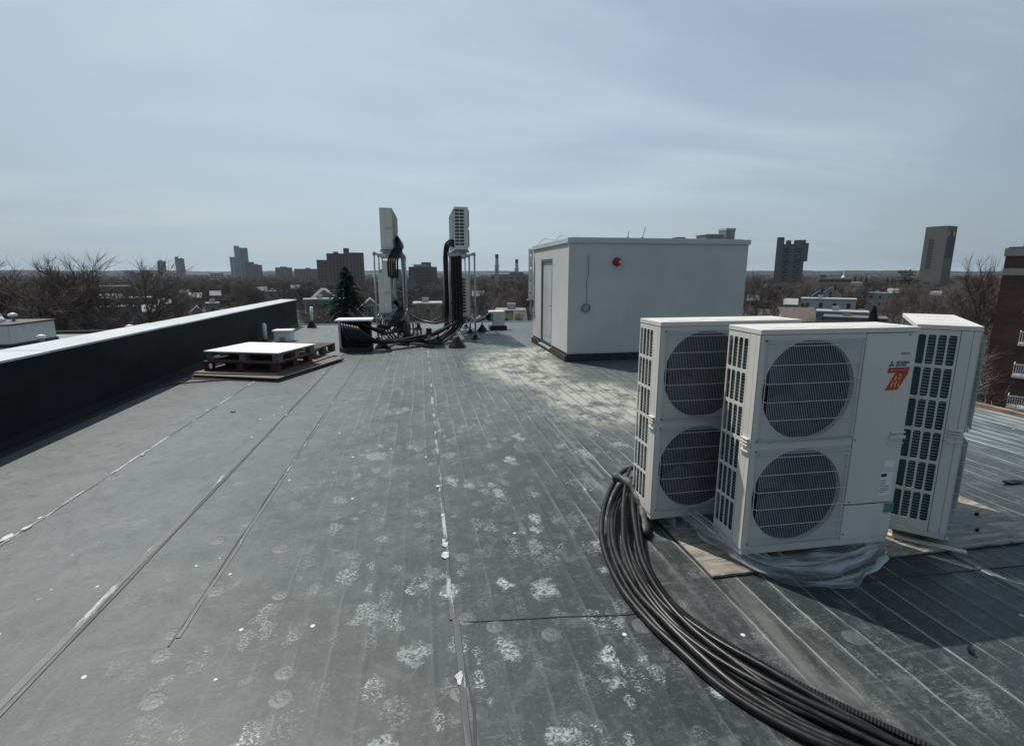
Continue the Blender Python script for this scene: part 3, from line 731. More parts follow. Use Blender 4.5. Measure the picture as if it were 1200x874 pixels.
def film():
    outer = smooth_path([(1.66,2.86,.08),(1.66,2.62,.06),(1.70,2.45,.05),(1.76,2.30,.045),(1.85,2.19,.03),(1.97,2.10,.02),(2.18,2.07,.02),(2.42,2.14,.025),(2.60,2.23,.03),(2.70,2.31,.03),(2.735,2.42,.03)], 12)
    inner = smooth_path([(1.715,2.86,.14),(1.725,2.62,.16),(1.725,2.46,.13),(1.78,2.36,.12),(1.92,2.36,.07),(2.1,2.36,.06),(2.25,2.36,.07),(2.42,2.36,.07),(2.55,2.36,.07),(2.64,2.37,.07),(2.70,2.44,.05)], 12)
    m = len(outer); nv = 26; vs = []; fs = []
    for i in range(m):
        for j in range(nv):
            t = j/(nv-1); p = outer[i].lerp(inner[i], t)
            fold = .016*math.sin(t*17 + 1.6*math.sin(i*.045) + 1.2*mnoise.noise((i*.03, t*2, 1))) * (.35+.65*math.sin(PI*min(1,t*1.05)))
            cr = .012*mnoise.noise((i*.045, t*11, 4.2)) + .007*mnoise.noise((i*.08, t*26, 9.2))
            z = p.z + .018*math.sin(PI*t)*(1+mnoise.noise((i*.05, 2, 0))) + fold + cr
            dx = .03*mnoise.noise((i*.13, t*5, 7.7)); dy = .03*mnoise.noise((i*.13, t*5, 17.7))
            vs.append((p.x+dx*(1-t), p.y+dy*(1-t), max(z, .008 if p.y < 2.28 else .024)))
    for i in range(m-1):
        for j in range(nv-1): fs.append((i*nv+j, i*nv+j+1, (i+1)*nv+j+1, (i+1)*nv+j))
    o = MB().add(vs, fs).obj('plastic_film', 'film', None, smooth=True)
    uv = o.data.uv_layers.new(name='flow')
    for lp in o.data.loops: uv.data[lp.index].uv = ((lp.vertex_index//nv)/m, (lp.vertex_index % nv)/(nv-1))
    return o
tag(film(), 'crumpled translucent plastic film lying around the foot of the foremost unit', 'plastic wrap')

# ================================================================= LINE SETS (black insulated pipes)
outp = [(1.95,3.62),(1.72,3.56),(1.50,3.44),(1.33,3.24),(1.17,2.97),(1.05,2.67),(.99,2.32),(1.00,2.03),(1.06,1.78),(1.14,1.58),(1.26,1.40),(1.40,1.24),(1.62,1.04),(1.9,.82)]
inp  = [(1.95,3.45),(1.72,3.40),(1.53,3.27),(1.41,3.02),(1.31,2.73),(1.225,2.40),(1.215,2.08),(1.285,1.84),(1.375,1.64),(1.475,1.46),(1.58,1.32),(1.70,1.18),(1.90,.98),(2.15,.78)]
hump = [.06,.12,.16,.13,.07,.03,.01,.0,.0,.0,.0,.0,.0,.0]
NC = 9
pipes = [(0.0,.0175,0),(.13,.013,0),(.26,.018,0),(.38,.012,0),(.52,.0175,0),(.66,.013,0),(.80,.017,0),(.94,.014,0),(.45,.013,1)]
ORD = ['first','second','third','fourth','fifth','sixth','seventh','eighth','ninth','tenth','eleventh']
def lbl_pipe(ci): return 'black pipe lying on top of the others in the near bundle' if ci == 8 else 'black insulated pipe, ' + ORD[ci] + ' from the outside of the bend in the near bundle'
for ci, (t, rad, lay) in enumerate(pipes):
    pth = []; ph = random.uniform(0,6); am = random.uniform(.03,.07)
    for i in range(len(outp)):
        tt = t + am*1.6*math.sin(i*.9+ph)
        x_ = outp[i][0]*(1-tt)+inp[i][0]*tt; y_ = outp[i][1]*(1-tt)+inp[i][1]*tt
        z_ = rad+.003 + hump[i]*(.25+.9*random.Random(ci*7).random()) + (.024 if lay else 0) + (.010*max(0, math.sin(i*1.7+ph)))
        pth.append((x_, y_, z_))
    P = smooth_path(pth, 12)
    rr = [rad*(1+.05*mnoise.noise((i*.35, ci*5.1, 0))) for i in range(len(P))]
    o = MB().tube(P, rr, 12).obj('insulated_pipe', 'black_foam' if ci % 3 else 'black_rubber', None, smooth=True)
    tag(o, lbl_pipe(ci), 'pipe', 'black pipes curving past the outdoor units')
# one ribbed conduit on the inside of the bend
pth = [(inp[i][0]+.005+.02*math.sin(i*.8), inp[i][1]+.015, .022+hump[i]*.6) for i in range(3, len(inp))]
P0 = smooth_path(pth, 60); P = []; acc = 0; last = P0[0]
for p in P0:
    if (p-last).length > .0048 or not P: P.append(p); last = p
rr = [.0170 if i % 2 else .0140 for i in range(len(P))]
tag(MB().tube(P, rr, 10).obj('ribbed_conduit', 'black_rubber', None), 'ribbed black corrugated conduit on the inner side of the pipe bend', 'conduit')
# wraps of black tape that tie the bundle
def ring_path(c, ax, ra, rb, n=26):
    ax = Vector(ax).normalized(); s_ = Vector((ax.y, -ax.x, 0)); return [Vector(c)+s_*ra*math.cos(2*PI*k/n)+Vector((0,0,1))*rb*math.sin(2*PI*k/n) for k in range(n+1)]
b = MB().tube(smooth_path([(1.35,3.28,.21),(1.415,3.16,.20),(1.43,3.0,.11),(1.40,2.86,.05),(1.36,2.76,.03)],8), [.032*(1+.2*math.sin(i)) for i in range(33)], 10)
tag(b.obj('foam_sleeve', 'cable_dusty', None, smooth=True), 'loose grey-black foam sleeve draped beside the rear unit', 'foam sleeve')

# ================================================================= SHED
shed = thing('rooftop_shed', (2.72, 9.21, 0), 'grey stucco stair bulkhead with side door and pale cap on the roof', 'shed')
SX, SY, SZ = 3.66, 3.0, 2.22
b = MB()   # walls built round the door opening in the left face
t = .12
b.box(0, SX, 0, t, .17, SZ).box(0, SX, SY-t, SY, .17, SZ).box(SX-t, SX, t, SY-t, .17, SZ)
DY0, DY1, DZ0, DZ1 = 1.17, 2.18, .10, 1.97
b.box(0, t, t, DY0, .17, SZ).box(0, t, DY1, SY-t, .17, SZ).box(0, t, DY0, DY1, DZ1, SZ)
b.obj('wall', 'stucco', shed)
bx('corner_bead', 'white_paint', shed, -.004, .008, -.004, .008, .17, SZ)
bx('base_curb', 'curb_black', shed, .012, SX-.012, .012, SY-.012, 0, .168)
bx('base_curb', 'curb_black', shed, -.035, .012, .0, DY0-.05, 0, .12); bx('base_curb', 'curb_black', shed, -.035, .012, DY1+.05, SY, 0, .12)
bx('drip_edge', 'galv', shed, -.008, SX+.008, -.008, -.001, .150, .172)
cap = bx('cap_trim', 'coping', shed, -.03, SX+.03, -.03, SY+.03, SZ+.001, SZ+.095, .006)
bx('roof_cover', 'grey_roofing', shed, .08, SX-.08, .08, SY-.08, SZ+.096, SZ+.11)
dr = MB().box(.035, .08, DY0+.05, DY1-.05, DZ0+.03, DZ1-.05).obj('door', 'door_paint', shed, .003)
bx('door_panel', 'sheetmetal', dr, .030, .036, DY0+.17, DY1-.17, .30, 1.72, .002)
MB().tube([(.034,DY0+.12,1.0),(-.01,DY0+.12,1.0),(-.015,DY0+.24,1.0)], .011, 8).obj('door_handle', 'galv', dr)
f = MB().box(.006,.10,DY0,DY0+.05,DZ0,DZ1).box(.006,.10,DY1-.05,DY1,DZ0,DZ1).box(.006,.10,DY0+.05,DY1-.05,DZ1-.05,DZ1); f.obj('door_frame', 'frame_paint', shed, .003)
bx('threshold', 'galv', shed, -.05, .10, DY0, DY1, .06, DZ0, .004)
# perforated strut and cable ends at the far left corner
pc = MB(); G = lambda a, v, d: (a, d, v)
for q in range(4): holed(pc, -.125, -.015, 1.05+q*.30, 1.05+(q+1)*.30, .022, .022, .0219, .02, G, 14)
pc.obj('perforated_channel', 'steel_tube_white', shed, loc=(0, SY-.02, 0))
MB().tube([(-.06,SY,1.05),(-.06,SY,.75)], .03, 8).obj('conduit_stub', 'galv', shed)
bx('bracket', 'galv', shed, -.15, -.01, SY-.06, SY+.05, 1.02, 1.05, .003)
for pts in ([(.3,-.02,SZ+.10),(.32,-.01,SZ+.13)], ):
    pass
# bits standing on the shed roof
def roof_vent(x0, x1, y0, y1, h, label):
    v = thing('roof_vent', ((x0+x1)/2, (y0+y1)/2, SZ+.11), label, 'vent')
    w, d = (x1-x0)/2, (y1-y0)/2
    bx('vent_body', 'galv_dark', v, -w*.92, w*.92, -d*.92, d*.92, 0, h*.8); bx('vent_cap', 'galv', v, -w, w, -d, d, h*.8+.001, h, .004)
    for q in range(4): bx('louvre', 'galv', v, -w*.8, w*.8, -d*.92-.008, -d*.92-.001, h*(.12+.16*q), h*(.17+.16*q))
    return v
roof_vent(5.62, 6.02, 9.5, 9.9, .11, 'low grey box vent on the right end of the stucco shed roof')
roof_vent(6.06, 6.27, 9.5, 9.8, .23, 'taller grey vent hood at the right corner of the stucco shed roof')
roof_vent(5.05, 5.25, 9.6, 9.8, .05, 'small flat grey vent just breaking the stucco shed roofline')
for (x_, y_, h, lean, lb_) in ((3.98, 9.5, .14, .02, 'short thin rod standing on the shed roof above the red alarm'), (4.28, 9.5, .22, .05, 'longer leaning thin rod on the shed roof right of the short rod')):
    r_ = thing('antenna_rod', (x_, y_, SZ+.11), lb_, 'rod'); MB().tube([(0,0,0),(lean,0,h)], .008, 6).obj('rod', 'galv', r_); MB().lathe([(.03,0),(.025,.02),(.01,.03)], n=10).obj('rod_base', 'black_rubber', r_)
w_ = MB().tube(smooth_path([(2.78,9.35,2.33),(2.76,9.9,2.40),(2.80,10.5,2.36),(2.74,11.2,2.42),(2.8,12.0,2.35)],8), .008, 6)
tag(w_.obj('loose_wire', 'galv', None, smooth=True), 'thin loose wire trailing along the left edge of the shed roof', 'wire')

al = thing('fire_alarm', (3.66, 9.207, 1.88), 'red fire alarm horn strobe on the grey shed wall', 'alarm')
MB().box(-.062,.062,-.045,-.0,-.066,.066).obj('backbox', 'alarm_red', al, .018)
MB().lathe([(.050,-.092),(.064,-.084),(.070,-.046)], (0,0,0), 20, 'y').obj('horn_face', 'alarm_red', al, .004)
MB().box(.015,.058,-.10,-.086,-.022,.022).obj('strobe_lens', 'lens', al, .008)
MB().lathe([(.080,-.008),(.084,-.0005)], (0,0,0), 24, 'y').obj('wall_flange', 'alarm_red', al)
cw = thing('wire_coil', (3.07, 9.2, 1.03), 'blue coil of cable hanging from a wire on the shed front wall', 'cable coil')
for q in range(6):
    rr_ = .072+.009*random.random(); oy = -.010-.009*q
    MB().tube([(rr_*math.cos(2*PI*k/28)*1.0+.004*math.sin(q), oy, rr_*math.sin(2*PI*k/28)+.004*math.cos(q*2)) for k in range(29)], .0055, 6, False).obj('loop', 'blue_wire', cw, smooth=True)
MB().tube(smooth_path([(.0,-.02,.075),(.012,-.01,.25),(.0,-.008,.45),(.035,-.008,.65),(.02,-.008,.86),(.028,-.004,.98)],8), .0045, 6).obj('lead_wire', 'dark_wire', cw, smooth=True)
MB().tube([(-.06,-.012,.04),(-.085,-.02,.0),(-.09,-.02,-.05)], .005, 6).obj('wire_tail', 'blue_wire', cw)

# ================================================================= RACKS
def make_rack(x0, x1, y0, y1, deck_hi, deck_lo, label, mid=2):
    r_ = thing('pipe_rack', (x0, y0, 0), label, 'steel rack', 'two-level galvanised racks'); w, L = x1-x0, y1-y0
    ys = [L*i/mid for i in range(mid+1)]
    for yy in ys:
        for xx in (0, w):
            MB().tube([(xx,yy,.02),(xx,yy,deck_hi-.03)], .024, 10).obj('post', 'galv', r_, smooth=True)
            MB().lathe([(.13,0),(.125,.02),(.07,.035),(.045,.10),(.03,.11)], (xx,yy,0), 16).obj('foot_boot', 'black_rubber', r_)
        for z in (deck_lo, deck_hi):
            bx('cross_beam', 'galv', r_, -.03, w+.03, yy-.022, yy+.022, z-.055, z-.012, .003)
    for z in (deck_lo, deck_hi):
        for xx in (.0, w*.35, w*.65, w):
            bx('rail', 'galv', r_, xx-.02, xx+.02, -.05, L+.05, z-.0115, z+.03, .003)
    return r_
make_rack(-1.09, -.42, 13.0, 15.8, 2.16, .60, 'tall galvanised two-level rack on the left, carrying plain-ended grey units')
make_rack(.73, 1.37, 13.0, 15.8, 2.16, .47, 'tall galvanised two-level rack on the right, carrying slot-ended units')
GL = 'slim outdoor units on the steel racks'
proto_p = make_unit(1.0, .30, .97, 2, 'x', end='plain', logo=False, name='rack_unit', group=GL)
def place(o, x1, y, z, label): o.location = (x1, y, z+.065); o.rotation_euler = (0,0,PI/2); o['label'] = label; return o
place(proto_p, -.62, 13.05, 2.195, 'plain-ended grey unit on top of the left rack, nearest')
place(copy_tree(proto_p), -.60, 14.25, 2.195, 'grey unit behind the nearest one on top of the left rack')
place(copy_tree(proto_p), -.72, 12.95, .64, 'plain-ended grey unit with sticker on the lower deck of left rack, nearest')
place(copy_tree(proto_p), -.70, 14.3, .98, 'grey unit standing higher behind the near one on lower deck of left rack')
proto_h = make_unit(1.0, .34, 1.03, 2, 'x', end='holes', cols=2, rows=11, logo=False, slats=False, name='rack_unit', group=GL)
place(proto_h, 1.225, 13.05, 2.195, 'unit with black slotted end on top of the right rack, nearest')
place(copy_tree(proto_h), 1.225, 14.3, 2.195, 'unit behind the slotted-end one on top of the right rack')
place(copy_tree(proto_h), 1.24, 13.1, .51, 'slotted-end unit on the lower deck of right rack behind black pipes')
place(copy_tree(proto_h), 1.24, 14.35, .51, 'rear slotted-end unit on the lower deck of right rack')

GP = 'black pipe runs at the racks'
def run(pts, rad, label, n=8, m='black_rubber', seg=8):
    return tag(MB().tube(smooth_path(pts, seg), rad, n).obj('black_pipe', m, None, smooth=True), label, 'pipe', GP)
# right rack: outer drop, and vertical drops between the posts
for q in range(3):
    run([(.95,13.5+q*.12,2.45-.06*q),(.80,13.3+q*.12,2.50-.05*q),(.665+.035*q,13.15+q*.12,2.38-.05*q),(.62+.05*q,13.15+q*.12,2.0),(.635+.045*q,13.15+q*.12,1.2),(.61+.05*q,13.15+q*.12,.62),(.60+.06*q,13.0+q*.12,.36)], .030, ORD[q]+' from left of the black pipes arching down the left side of right rack')
for q in range(8):
    x_ = .78+.034*q+random.uniform(-.010,.010); y_ = 12.93-.03*(q%2)
    run([(x_+.02,13.2,2.10),(x_,y_+.06,2.02),(x_-.005,y_,1.6),(x_+.01,y_-.02,1.0),(x_,y_-.02,.62),(x_+.03,y_-.1,.42)], .026, ORD[q]+' from left of the black pipes dropping inside the right rack front')
for q in range(8):
    run([(.80+.03*(q%3),13.3+.28*q,.95),(.74,13.25+.28*q,.82),(.70,13.2+.28*q,.60),(.76,13.0+.2*q,.42)], .02, 'short black pipe tail, '+ORD[q]+' from the front, at the lower left of the right rack')
# left rack: loop from the upper unit's service side
for q in range(5):
    run([(-.62,13.35+.10*q,2.46-.04*q),(-.52+.02*q,13.25+.05*q,2.56-.035*q),(-.47+.02*q,13.05,2.42-.03*q),(-.62+.05*q,12.93-.02*q,2.24),(-.74+.055*q,12.88-.02*q,2.0),(-.755+.055*q,12.9,1.74),(-.75+.05*q,12.98,1.56)], .024, ORD[q]+' from left of the black pipes looping down from the upper left unit')
for q in range(2):
    run([(-.5+.03*q,13.3,2.3),(-.44+.035*q,13.15,2.1),(-.43+.04*q,13.1,1.5),(-.45+.04*q,13.1,.95),(-.50+.04*q,13.1,.72)], .02, ORD[q]+' from left of the thin black pipes down the right side of left rack')
for q in range(4):
    run([(-.70,13.3+.10*q,.95),(-.58+.03*q,13.1,.98-.07*q),(-.55+.02*q,12.95,.85),(-.62+.06*q,12.85,.70),(-.78+.08*q,12.7,.46+.03*q),(-.98+.09*q,12.5,.30+.04*q),(-1.08+.03*q,12.1,.40+.03*q)], .024, 'black pipe loop, '+ORD[q]+' from left, under the lower unit of the left rack')
# the pipe house and its fan of pipes
dg = thing('pipe_curb', (-1.77, 11.3, 0), 'sheet metal pipe curb with white lid and black pipes pouring out', 'pipe curb')
bx('back_panel', 'sheetmetal', dg, 0, .66, .42, .44, .05, .66); bx('left_panel', 'sheetmetal', dg, 0, .02, .0, .42, .05, .66)
bx('lid', 'cap_white', dg, -.05, .72, -.06, .48, .662, .70, .006); bx('inner_lining', 'dark_void', dg, .03, .64, .18, .41, .05, .655)
MB().prism([(.0,-.02),(.09,-.16),(.56,-.18),(.68,-.05),(.68,.44),(0,.44)], 0, .10).obj('base_flashing', 'curb_black', dg, .01)
bx('front_strip', 'sheetmetal', dg, .002, .045, -.012, -.001, .10, .66)
for q in range(11):
    sx = -1.70+.055*q; end = (-.15+.05*(q%4), 12.0-.03*q, .17+.03*(q%3))
    run([(sx,11.42,.60-.008*q),(sx+.03,11.18-.01*q,.60-.012*q),(sx+.10+.02*q,11.05,.42-.008*q),(sx+.25+.03*q,11.12,.25),(-.85+.02*q,11.5-.02*q,.16+.015*(q%4)),end,(.35,12.35-.03*q,.24+.02*(q%4)),(.75+.02*q,12.75,.40+.012*q),(1.0+.03*(q%5),12.98,.56)] if q < 7 else
        [(sx,11.42,.55-.02*(q-7)),(sx+.10,11.25,.57-.02*(q-7)),(sx+.32,11.35,.44),(-.85,11.9+.1*(q-7),.30),(-.70+.06*(q-7),12.6,.30),(-.6+.05*(q-7),13.1,.48)], .026, 'black pipe, '+ORD[q]+' from left of those pouring out of the white-lidded curb')
run([(-.25,15.6,.38),(.1,15.4,.26),(.45,15.0,.24),(.75,14.4,.40)], .035, 'black pipe sagging between the two racks near the roof edge')
for q in range(7):
    run([(2.35,15.3+.02*q,.50-.03*q),(2.05,15.15,.50-.035*q),(1.80,14.9+.05*q,.34+.012*q),(1.55,14.6+.1*q,.30),(1.30,14.4+.1*q,.36)], .03, 'black pipe, '+ORD[q]+' from the top, between right rack and small vent housing')
for q in range(6):
    run([(-.62+.05*q,13.15-.06*q,.50),(-.55+.06*q,12.75-.10*q,.22),(-.15+.08*q,12.35-.12*q,.06+.015*(q%3)),(.30+.05*q,12.45-.10*q,.08+.02*(q%2)),(.62+.05*q,12.75-.05*q,.26),(.80+.06*q,12.98,.48)], .024, 'low black hose, '+ORD[q]+' from the back, lying between the feet of the two racks')
for q in range(4):
    run([(-1.0+.06*q,13.6,.62),(-1.02+.07*q,13.0,.36),(-.8+.1*q,12.5-.08*q,.08),(-.35+.1*q,12.6,.10),(-.30+.08*q,13.2,.40)], .024, 'black hose coil, '+ORD[q]+' from left, drooping at the base of the left rack')
# low brackets, posts and pitch pockets
GF = 'black rubber cones where supports pierce the roof'
cone_me = MB().lathe([(.17,0),(.16,.02),(.05,.17),(.045,.20)], n=18).mesh('cone', 'black_rubber', True)
for (x_, y_, s_, lb_) in ((-.90,11.72,1.0,'black rubber cone beside the pipe curb under sweeping pipes'),(-.46,12.2,.95,'black rubber cone second right of the pipe curb'),(.39,12.36,.8,'low black rubber cone between the racks, just left of right rack'),(-.11,15.59,.8,'small black rubber cone near the roof edge between racks'),(.79,11.55,1.25,'widest black rubber cone in front of the right rack'),(1.75,14.7,1.0,'black rubber cone right of the right rack')):
    c = thing('support_cone', (x_, y_, 0), lb_, 'rubber cone', GF); put('cone', cone_me, c, scale=s_)
    MB().tube([(0,0,.1),(0,0,.30*s_)], .022, 8).obj('stub_post', 'galv', c)
cp = thing('capped_post', (.16, 11.66, 0), 'short post with black cap and stepped base between the racks', 'post')
MB().lathe([(.13,0),(.12,.05),(.075,.08),(.06,.17),(.035,.18)], n=14).obj('post_base', 'black_rubber', cp); MB().tube([(0,0,.15),(0,0,.34)], .03, 8).obj('post', 'galv_dark', cp); bx('post_cap', 'black_rubber', cp, -.065, .065, -.05, .05, .30, .44, .006)
hs = thing('pipe_stand', (-.48, 13.2, 0), 'grey steel ladder stand holding pipes right of the left rack', 'pipe stand')
for xx in (-.12, .14): bx('leg', 'galv', hs, xx-.025, xx+.025, -.02, .02, .03, .62, .003); bx('base_plate', 'black_rubber', hs, xx-.09, xx+.09, -.09, .09, 0, .03, .004)
for z in (.12, .3, .46): bx('rung', 'galv', hs, -.094, .114, -.015, .015, z, z+.035, .003)
MB().tube([(-.30,-.25,.62),(.05,.05,.86)], .035, 8).obj('angled_brace', 'galv', hs)
vb = thing('vent_housing', (2.29, 15.25, 0), 'small grey metal vent housing with white cap near the far edge', 'vent')
bx('base_curb', 'black_rubber', vb, -.26, .26, -.22, .22, 0, .12, .02); bx('housing_body', 'sheetmetal', vb, -.17, .20, -.17, .17, .12, .50, .006); bx('housing_cap', 'cap_white', vb, -.26, .20, -.20, .20, .502, .56, .01)
bx('side_hood', 'galv', vb, -.27, -.171, -.12, .12, .30, .49, .006)

# ================================================================= PALLETS AND SMALL THINGS ON THE LEFT
def pallet(loc, rz, m, label, h=.135, sx=1.22, sy=1.10):
    p_ = thing('wooden_pallet', loc, label, 'pallet', 'stacked pallets', rz)
    for i in range(3):
        for j in range(3):
            cx = [.055, sx/2, sx-.055][i]; cy = [.07, sy/2, sy-.07][j]; bx('block', m, p_, cx-.055, cx+.055, cy-.065, cy+.065, .018, h-.035, .003)
    for i in range(3):
        cx = [.055, sx/2, sx-.055][i]
        bx('bottom_board', m, p_, cx-.05, cx+.05, .105, sy-.105, 0, .0175, .002)
        bx('stringer_board', m, p_, cx-.05, cx+.05, 0, sy, h-.0345, h-.019, .002)
    for y0 in (0, sy-.1): bx('bottom_board', m, p_, 0, sx, y0, y0+.1, 0, .0175, .002)
    for j in range(7):
        y0 = (sy-.095)*j/6; bx('deck_board', m, p_, 0, sx, y0, y0+.095, h-.0185, h, .002)
    return p_
PR = R(-17)
def ply(x_, y_, z, rz, w, d, label, m='ply'):
    o = MB().box(0,w,0,d,0,.016).obj('plywood_sheet', m, None, .002, loc=(x_, y_, z)); o.rotation_euler = (0,0,rz)
    return tag(o, label, 'plywood', 'plywood sheets under the pallets')
ply(-3.70, 8.72, .004, R(-19), 1.55, 2.15, 'lowest thin plywood sheet under the pallet stack')
ply(-3.76, 8.80, .026, R(-15), 1.50, 2.2, 'second plywood sheet from the roof under the pallet stack')
ply(-3.68, 8.76, .048, R(-21), 1.55, 2.05, 'third plywood sheet, skewed, under the pallet stack')
ply(-3.70, 8.86, .070, R(-17), 1.46, 2.0, 'uppermost plywood sheet directly under the red pallet', 'old_wood')
pallet((-3.58, 8.98, .088), R(-18), 'red_wood', 'dark red wooden pallet, lower one of the stack near the parapet', .155, 1.30, 1.12)
pallet((-3.53, 9.00, .244), R(-19), 'old_wood', 'weathered grey wooden pallet resting on the red pallet', .15, 1.30, 1.10)
o = MB().box(0,1.36,0,1.12,0,.016).obj('white_sheet', 'panel_white', None, .002, loc=(-3.57, 9.02, .396)); o.rotation_euler = (0,0,R(-20)); tag(o, 'white flat panel lying on top of the pallet stack', 'panel')
pallet((-2.95, 10.15, .088), R(-14), 'green_wood', 'brown half-hidden pallet behind the white-topped stack', .17, .95, 1.0)
for (p0, p1, lb_) in (((-3.42,9.02,.30),(-3.30,8.93,.33),'white rag end poking from the grey pallet'),((-3.48,8.98,.17),(-3.44,8.92,.13),'white scrap poking from the red pallet')):
    o = MB().tube([p0, ((p0[0]+p1[0])/2, (p0[1]+p1[1])/2, p0[2]+.02), p1], [.02,.028,.02], 6).obj('white_scrap', 'white_plastic', None); tag(o, lb_, 'scrap')
o = MB().tube(smooth_path([(-3.85,8.2,.012),(-3.7,8.35,.012),(-3.55,8.28,.03),(-3.35,8.45,.012),(-3.1,8.5,.012)],6), .012, 6).obj('strap', 'red_wood', None, smooth=True); tag(o, 'thin dark strap lying on the roof in front of the pallets', 'strap')
wb = thing('white_box', (-3.42, 13.45, 0), 'small white plastic box with lid behind the pallets', 'box')
MB().prism([(-.20,-.17),(.20,-.17),(.20,.17),(-.20,.17)], 0, .24).obj('box_body', 'white_plastic', wb, .012); bx('box_lid', 'cap_white', wb, -.235, .235, -.20, .20, .242, .29, .01); bx('side_port', 'galv', wb, -.07, .07, -.185, -.171, .02, .12, .004)
vp = thing('vent_pipe', (-3.86, 13.4, 0), 'white rounded vent pipe standing beside the parapet behind pallets', 'vent pipe')
MB().lathe([(.055,0),(.055,.40),(.045,.44),(.02,.46)], n=14).obj('pipe', 'white_pipe', vp, smooth=True); MB().lathe([(.15,0),(.14,.015),(.065,.04),(.06,.06)], n=14).obj('boot', 'black_rubber', vp)
vp = thing('vent_pipe', (-3.40, 16.69, 0), 'slim white vent pipe with black cone base at far end of parapet', 'vent pipe')
MB().tube([(0,0,.1),(.03,0,.66)], .045, 12).obj('pipe', 'white_pipe', vp, smooth=True); MB().lathe([(.16,0),(.15,.02),(.06,.20),(.05,.22)], n=14).obj('boot', 'black_rubber', vp)
def scrap(x_, y_, s_, label, rz):
    o = MB(); pts = [(-1,-.25),(-.4,-.35),(.3,-.1),(1,-.2),(.9,.15),(.2,.3),(-.5,.2)]
    o.prism([(a*s_, b_*s_) for a, b_ in pts], 0, .012); o.v = [(v[0], v[1], v[2]+.35*s_*abs(v[0]/s_)**2*.5) for v in o.v]
    o = o.obj('rubber_scrap', 'black_rubber', None, loc=(x_, y_, .004)); o.rotation_euler = (0,0,rz); tag(o, label, 'scrap')
scrap(4.65, 3.04, .10, 'curled black rubber scrap on the roof at far right', -.3)
scrap(2.37, 1.58, .035, 'small black rubber scrap lying in the unit shadow', .7)
scrap(-2.30, 6.45, .03, 'tiny dark scrap on the open roof left of the centre seam', .2)
for (x_, y_, s_, lb_) in ((3.75,2.62,.018,'black bolt-like scrap on the plywood right of the end-on unit'),(3.52,2.44,.016,'dark crumb on the plywood near its front edge')):
    o = MB().box(-s_,s_,-s_*.6,s_*.6,0,s_).obj('debris_piece', 'black_rubber', None, .003, loc=(x_, y_, .0215)); o.rotation_euler = (0,0,.5); tag(o, lb_, 'scrap')

# ================================================================= NEIGHBOUR ROOF ON THE LEFT
nb = thing('neighbour_building', (-21, 27, 0), 'neighbouring building with flat grey roof beyond the parapet', 'building')
bx('outer_wall', 'house_grey', nb, -12, 7.6, -9, .7, GZ, -1.5); bx('flat_roof', 'grey_roofing', nb, -12.05, 7.65, -9.05, .75, -1.499, -1.2); bx('roof_edge', 'curb_black', nb, -12.1, 7.7, .755, .9, -1.5, -1.05)
sk = thing('roof_skylight', (-19.05, 23.6, -1.2), 'white metal-clad box with rounded skylight dome on the neighbouring roof', 'skylight')
for i in range(7):
    bx('cladding_panel', 'sheetmetal', sk, -2.6+i*.8, -2.6+(i+1)*.8-.012, -.6, -.56, .12, .86, .004)
bx('box_core', 'sheetmetal', sk, -2.6, 3.0, -.558, 2.0, .12, .84); bx('box_base', 'curb_black', sk, -2.65, 3.05, -.65, 2.05, 0, .12); bx('box_cap', 'curb_black', sk, -2.66, 3.06, -.66, 2.06, .86, .91)
MB().lathe([(1.0*math.cos(a), .52*math.sin(a)) for a in [PI/2*k/8 for k in range(8)]]+[(.02,.52)], (1.0,.5,.911), 24).obj('dome', 'cap_white', sk, smooth=True)
for (x_, y_, s_, lb_) in ((-17.0,23.9,1.0,'small round-capped roof vent on the white neighbour box'),(-16.9,24.6,.8,'second round-capped roof vent behind the first on the white box')):
    v = thing('cap_vent', (x_, y_, -.289), lb_, 'vent'); MB().tube([(0,0,0),(0,0,.22*s_)], .06, 10).obj('pipe', 'galv_dark', v); MB().lathe([(.06,.0),(.16,.04),(.15,.12),(.05,.17)], (0,0,.22*s_), 14).obj('cap', 'white_plastic', v, smooth=True)
for (x_, y_, s_, lb_) in ((-15.35,23.6,.9,'dark stub vent with pale cap just right of the white box'),(-13.9,27.2,1.0,'lone pale-capped vent at far edge of neighbouring roof')):
    v = thing('cap_vent', (x_, y_, -1.2), lb_, 'vent'); MB().tube([(0,0,0),(0,0,.3*s_)], .09, 10).obj('pipe', 'galv_dark', v); MB().lathe([(.09,.0),(.16,.04),(.15,.12),(.05,.16)], (0,0,.3*s_), 14).obj('cap', 'white_plastic', v, smooth=True)

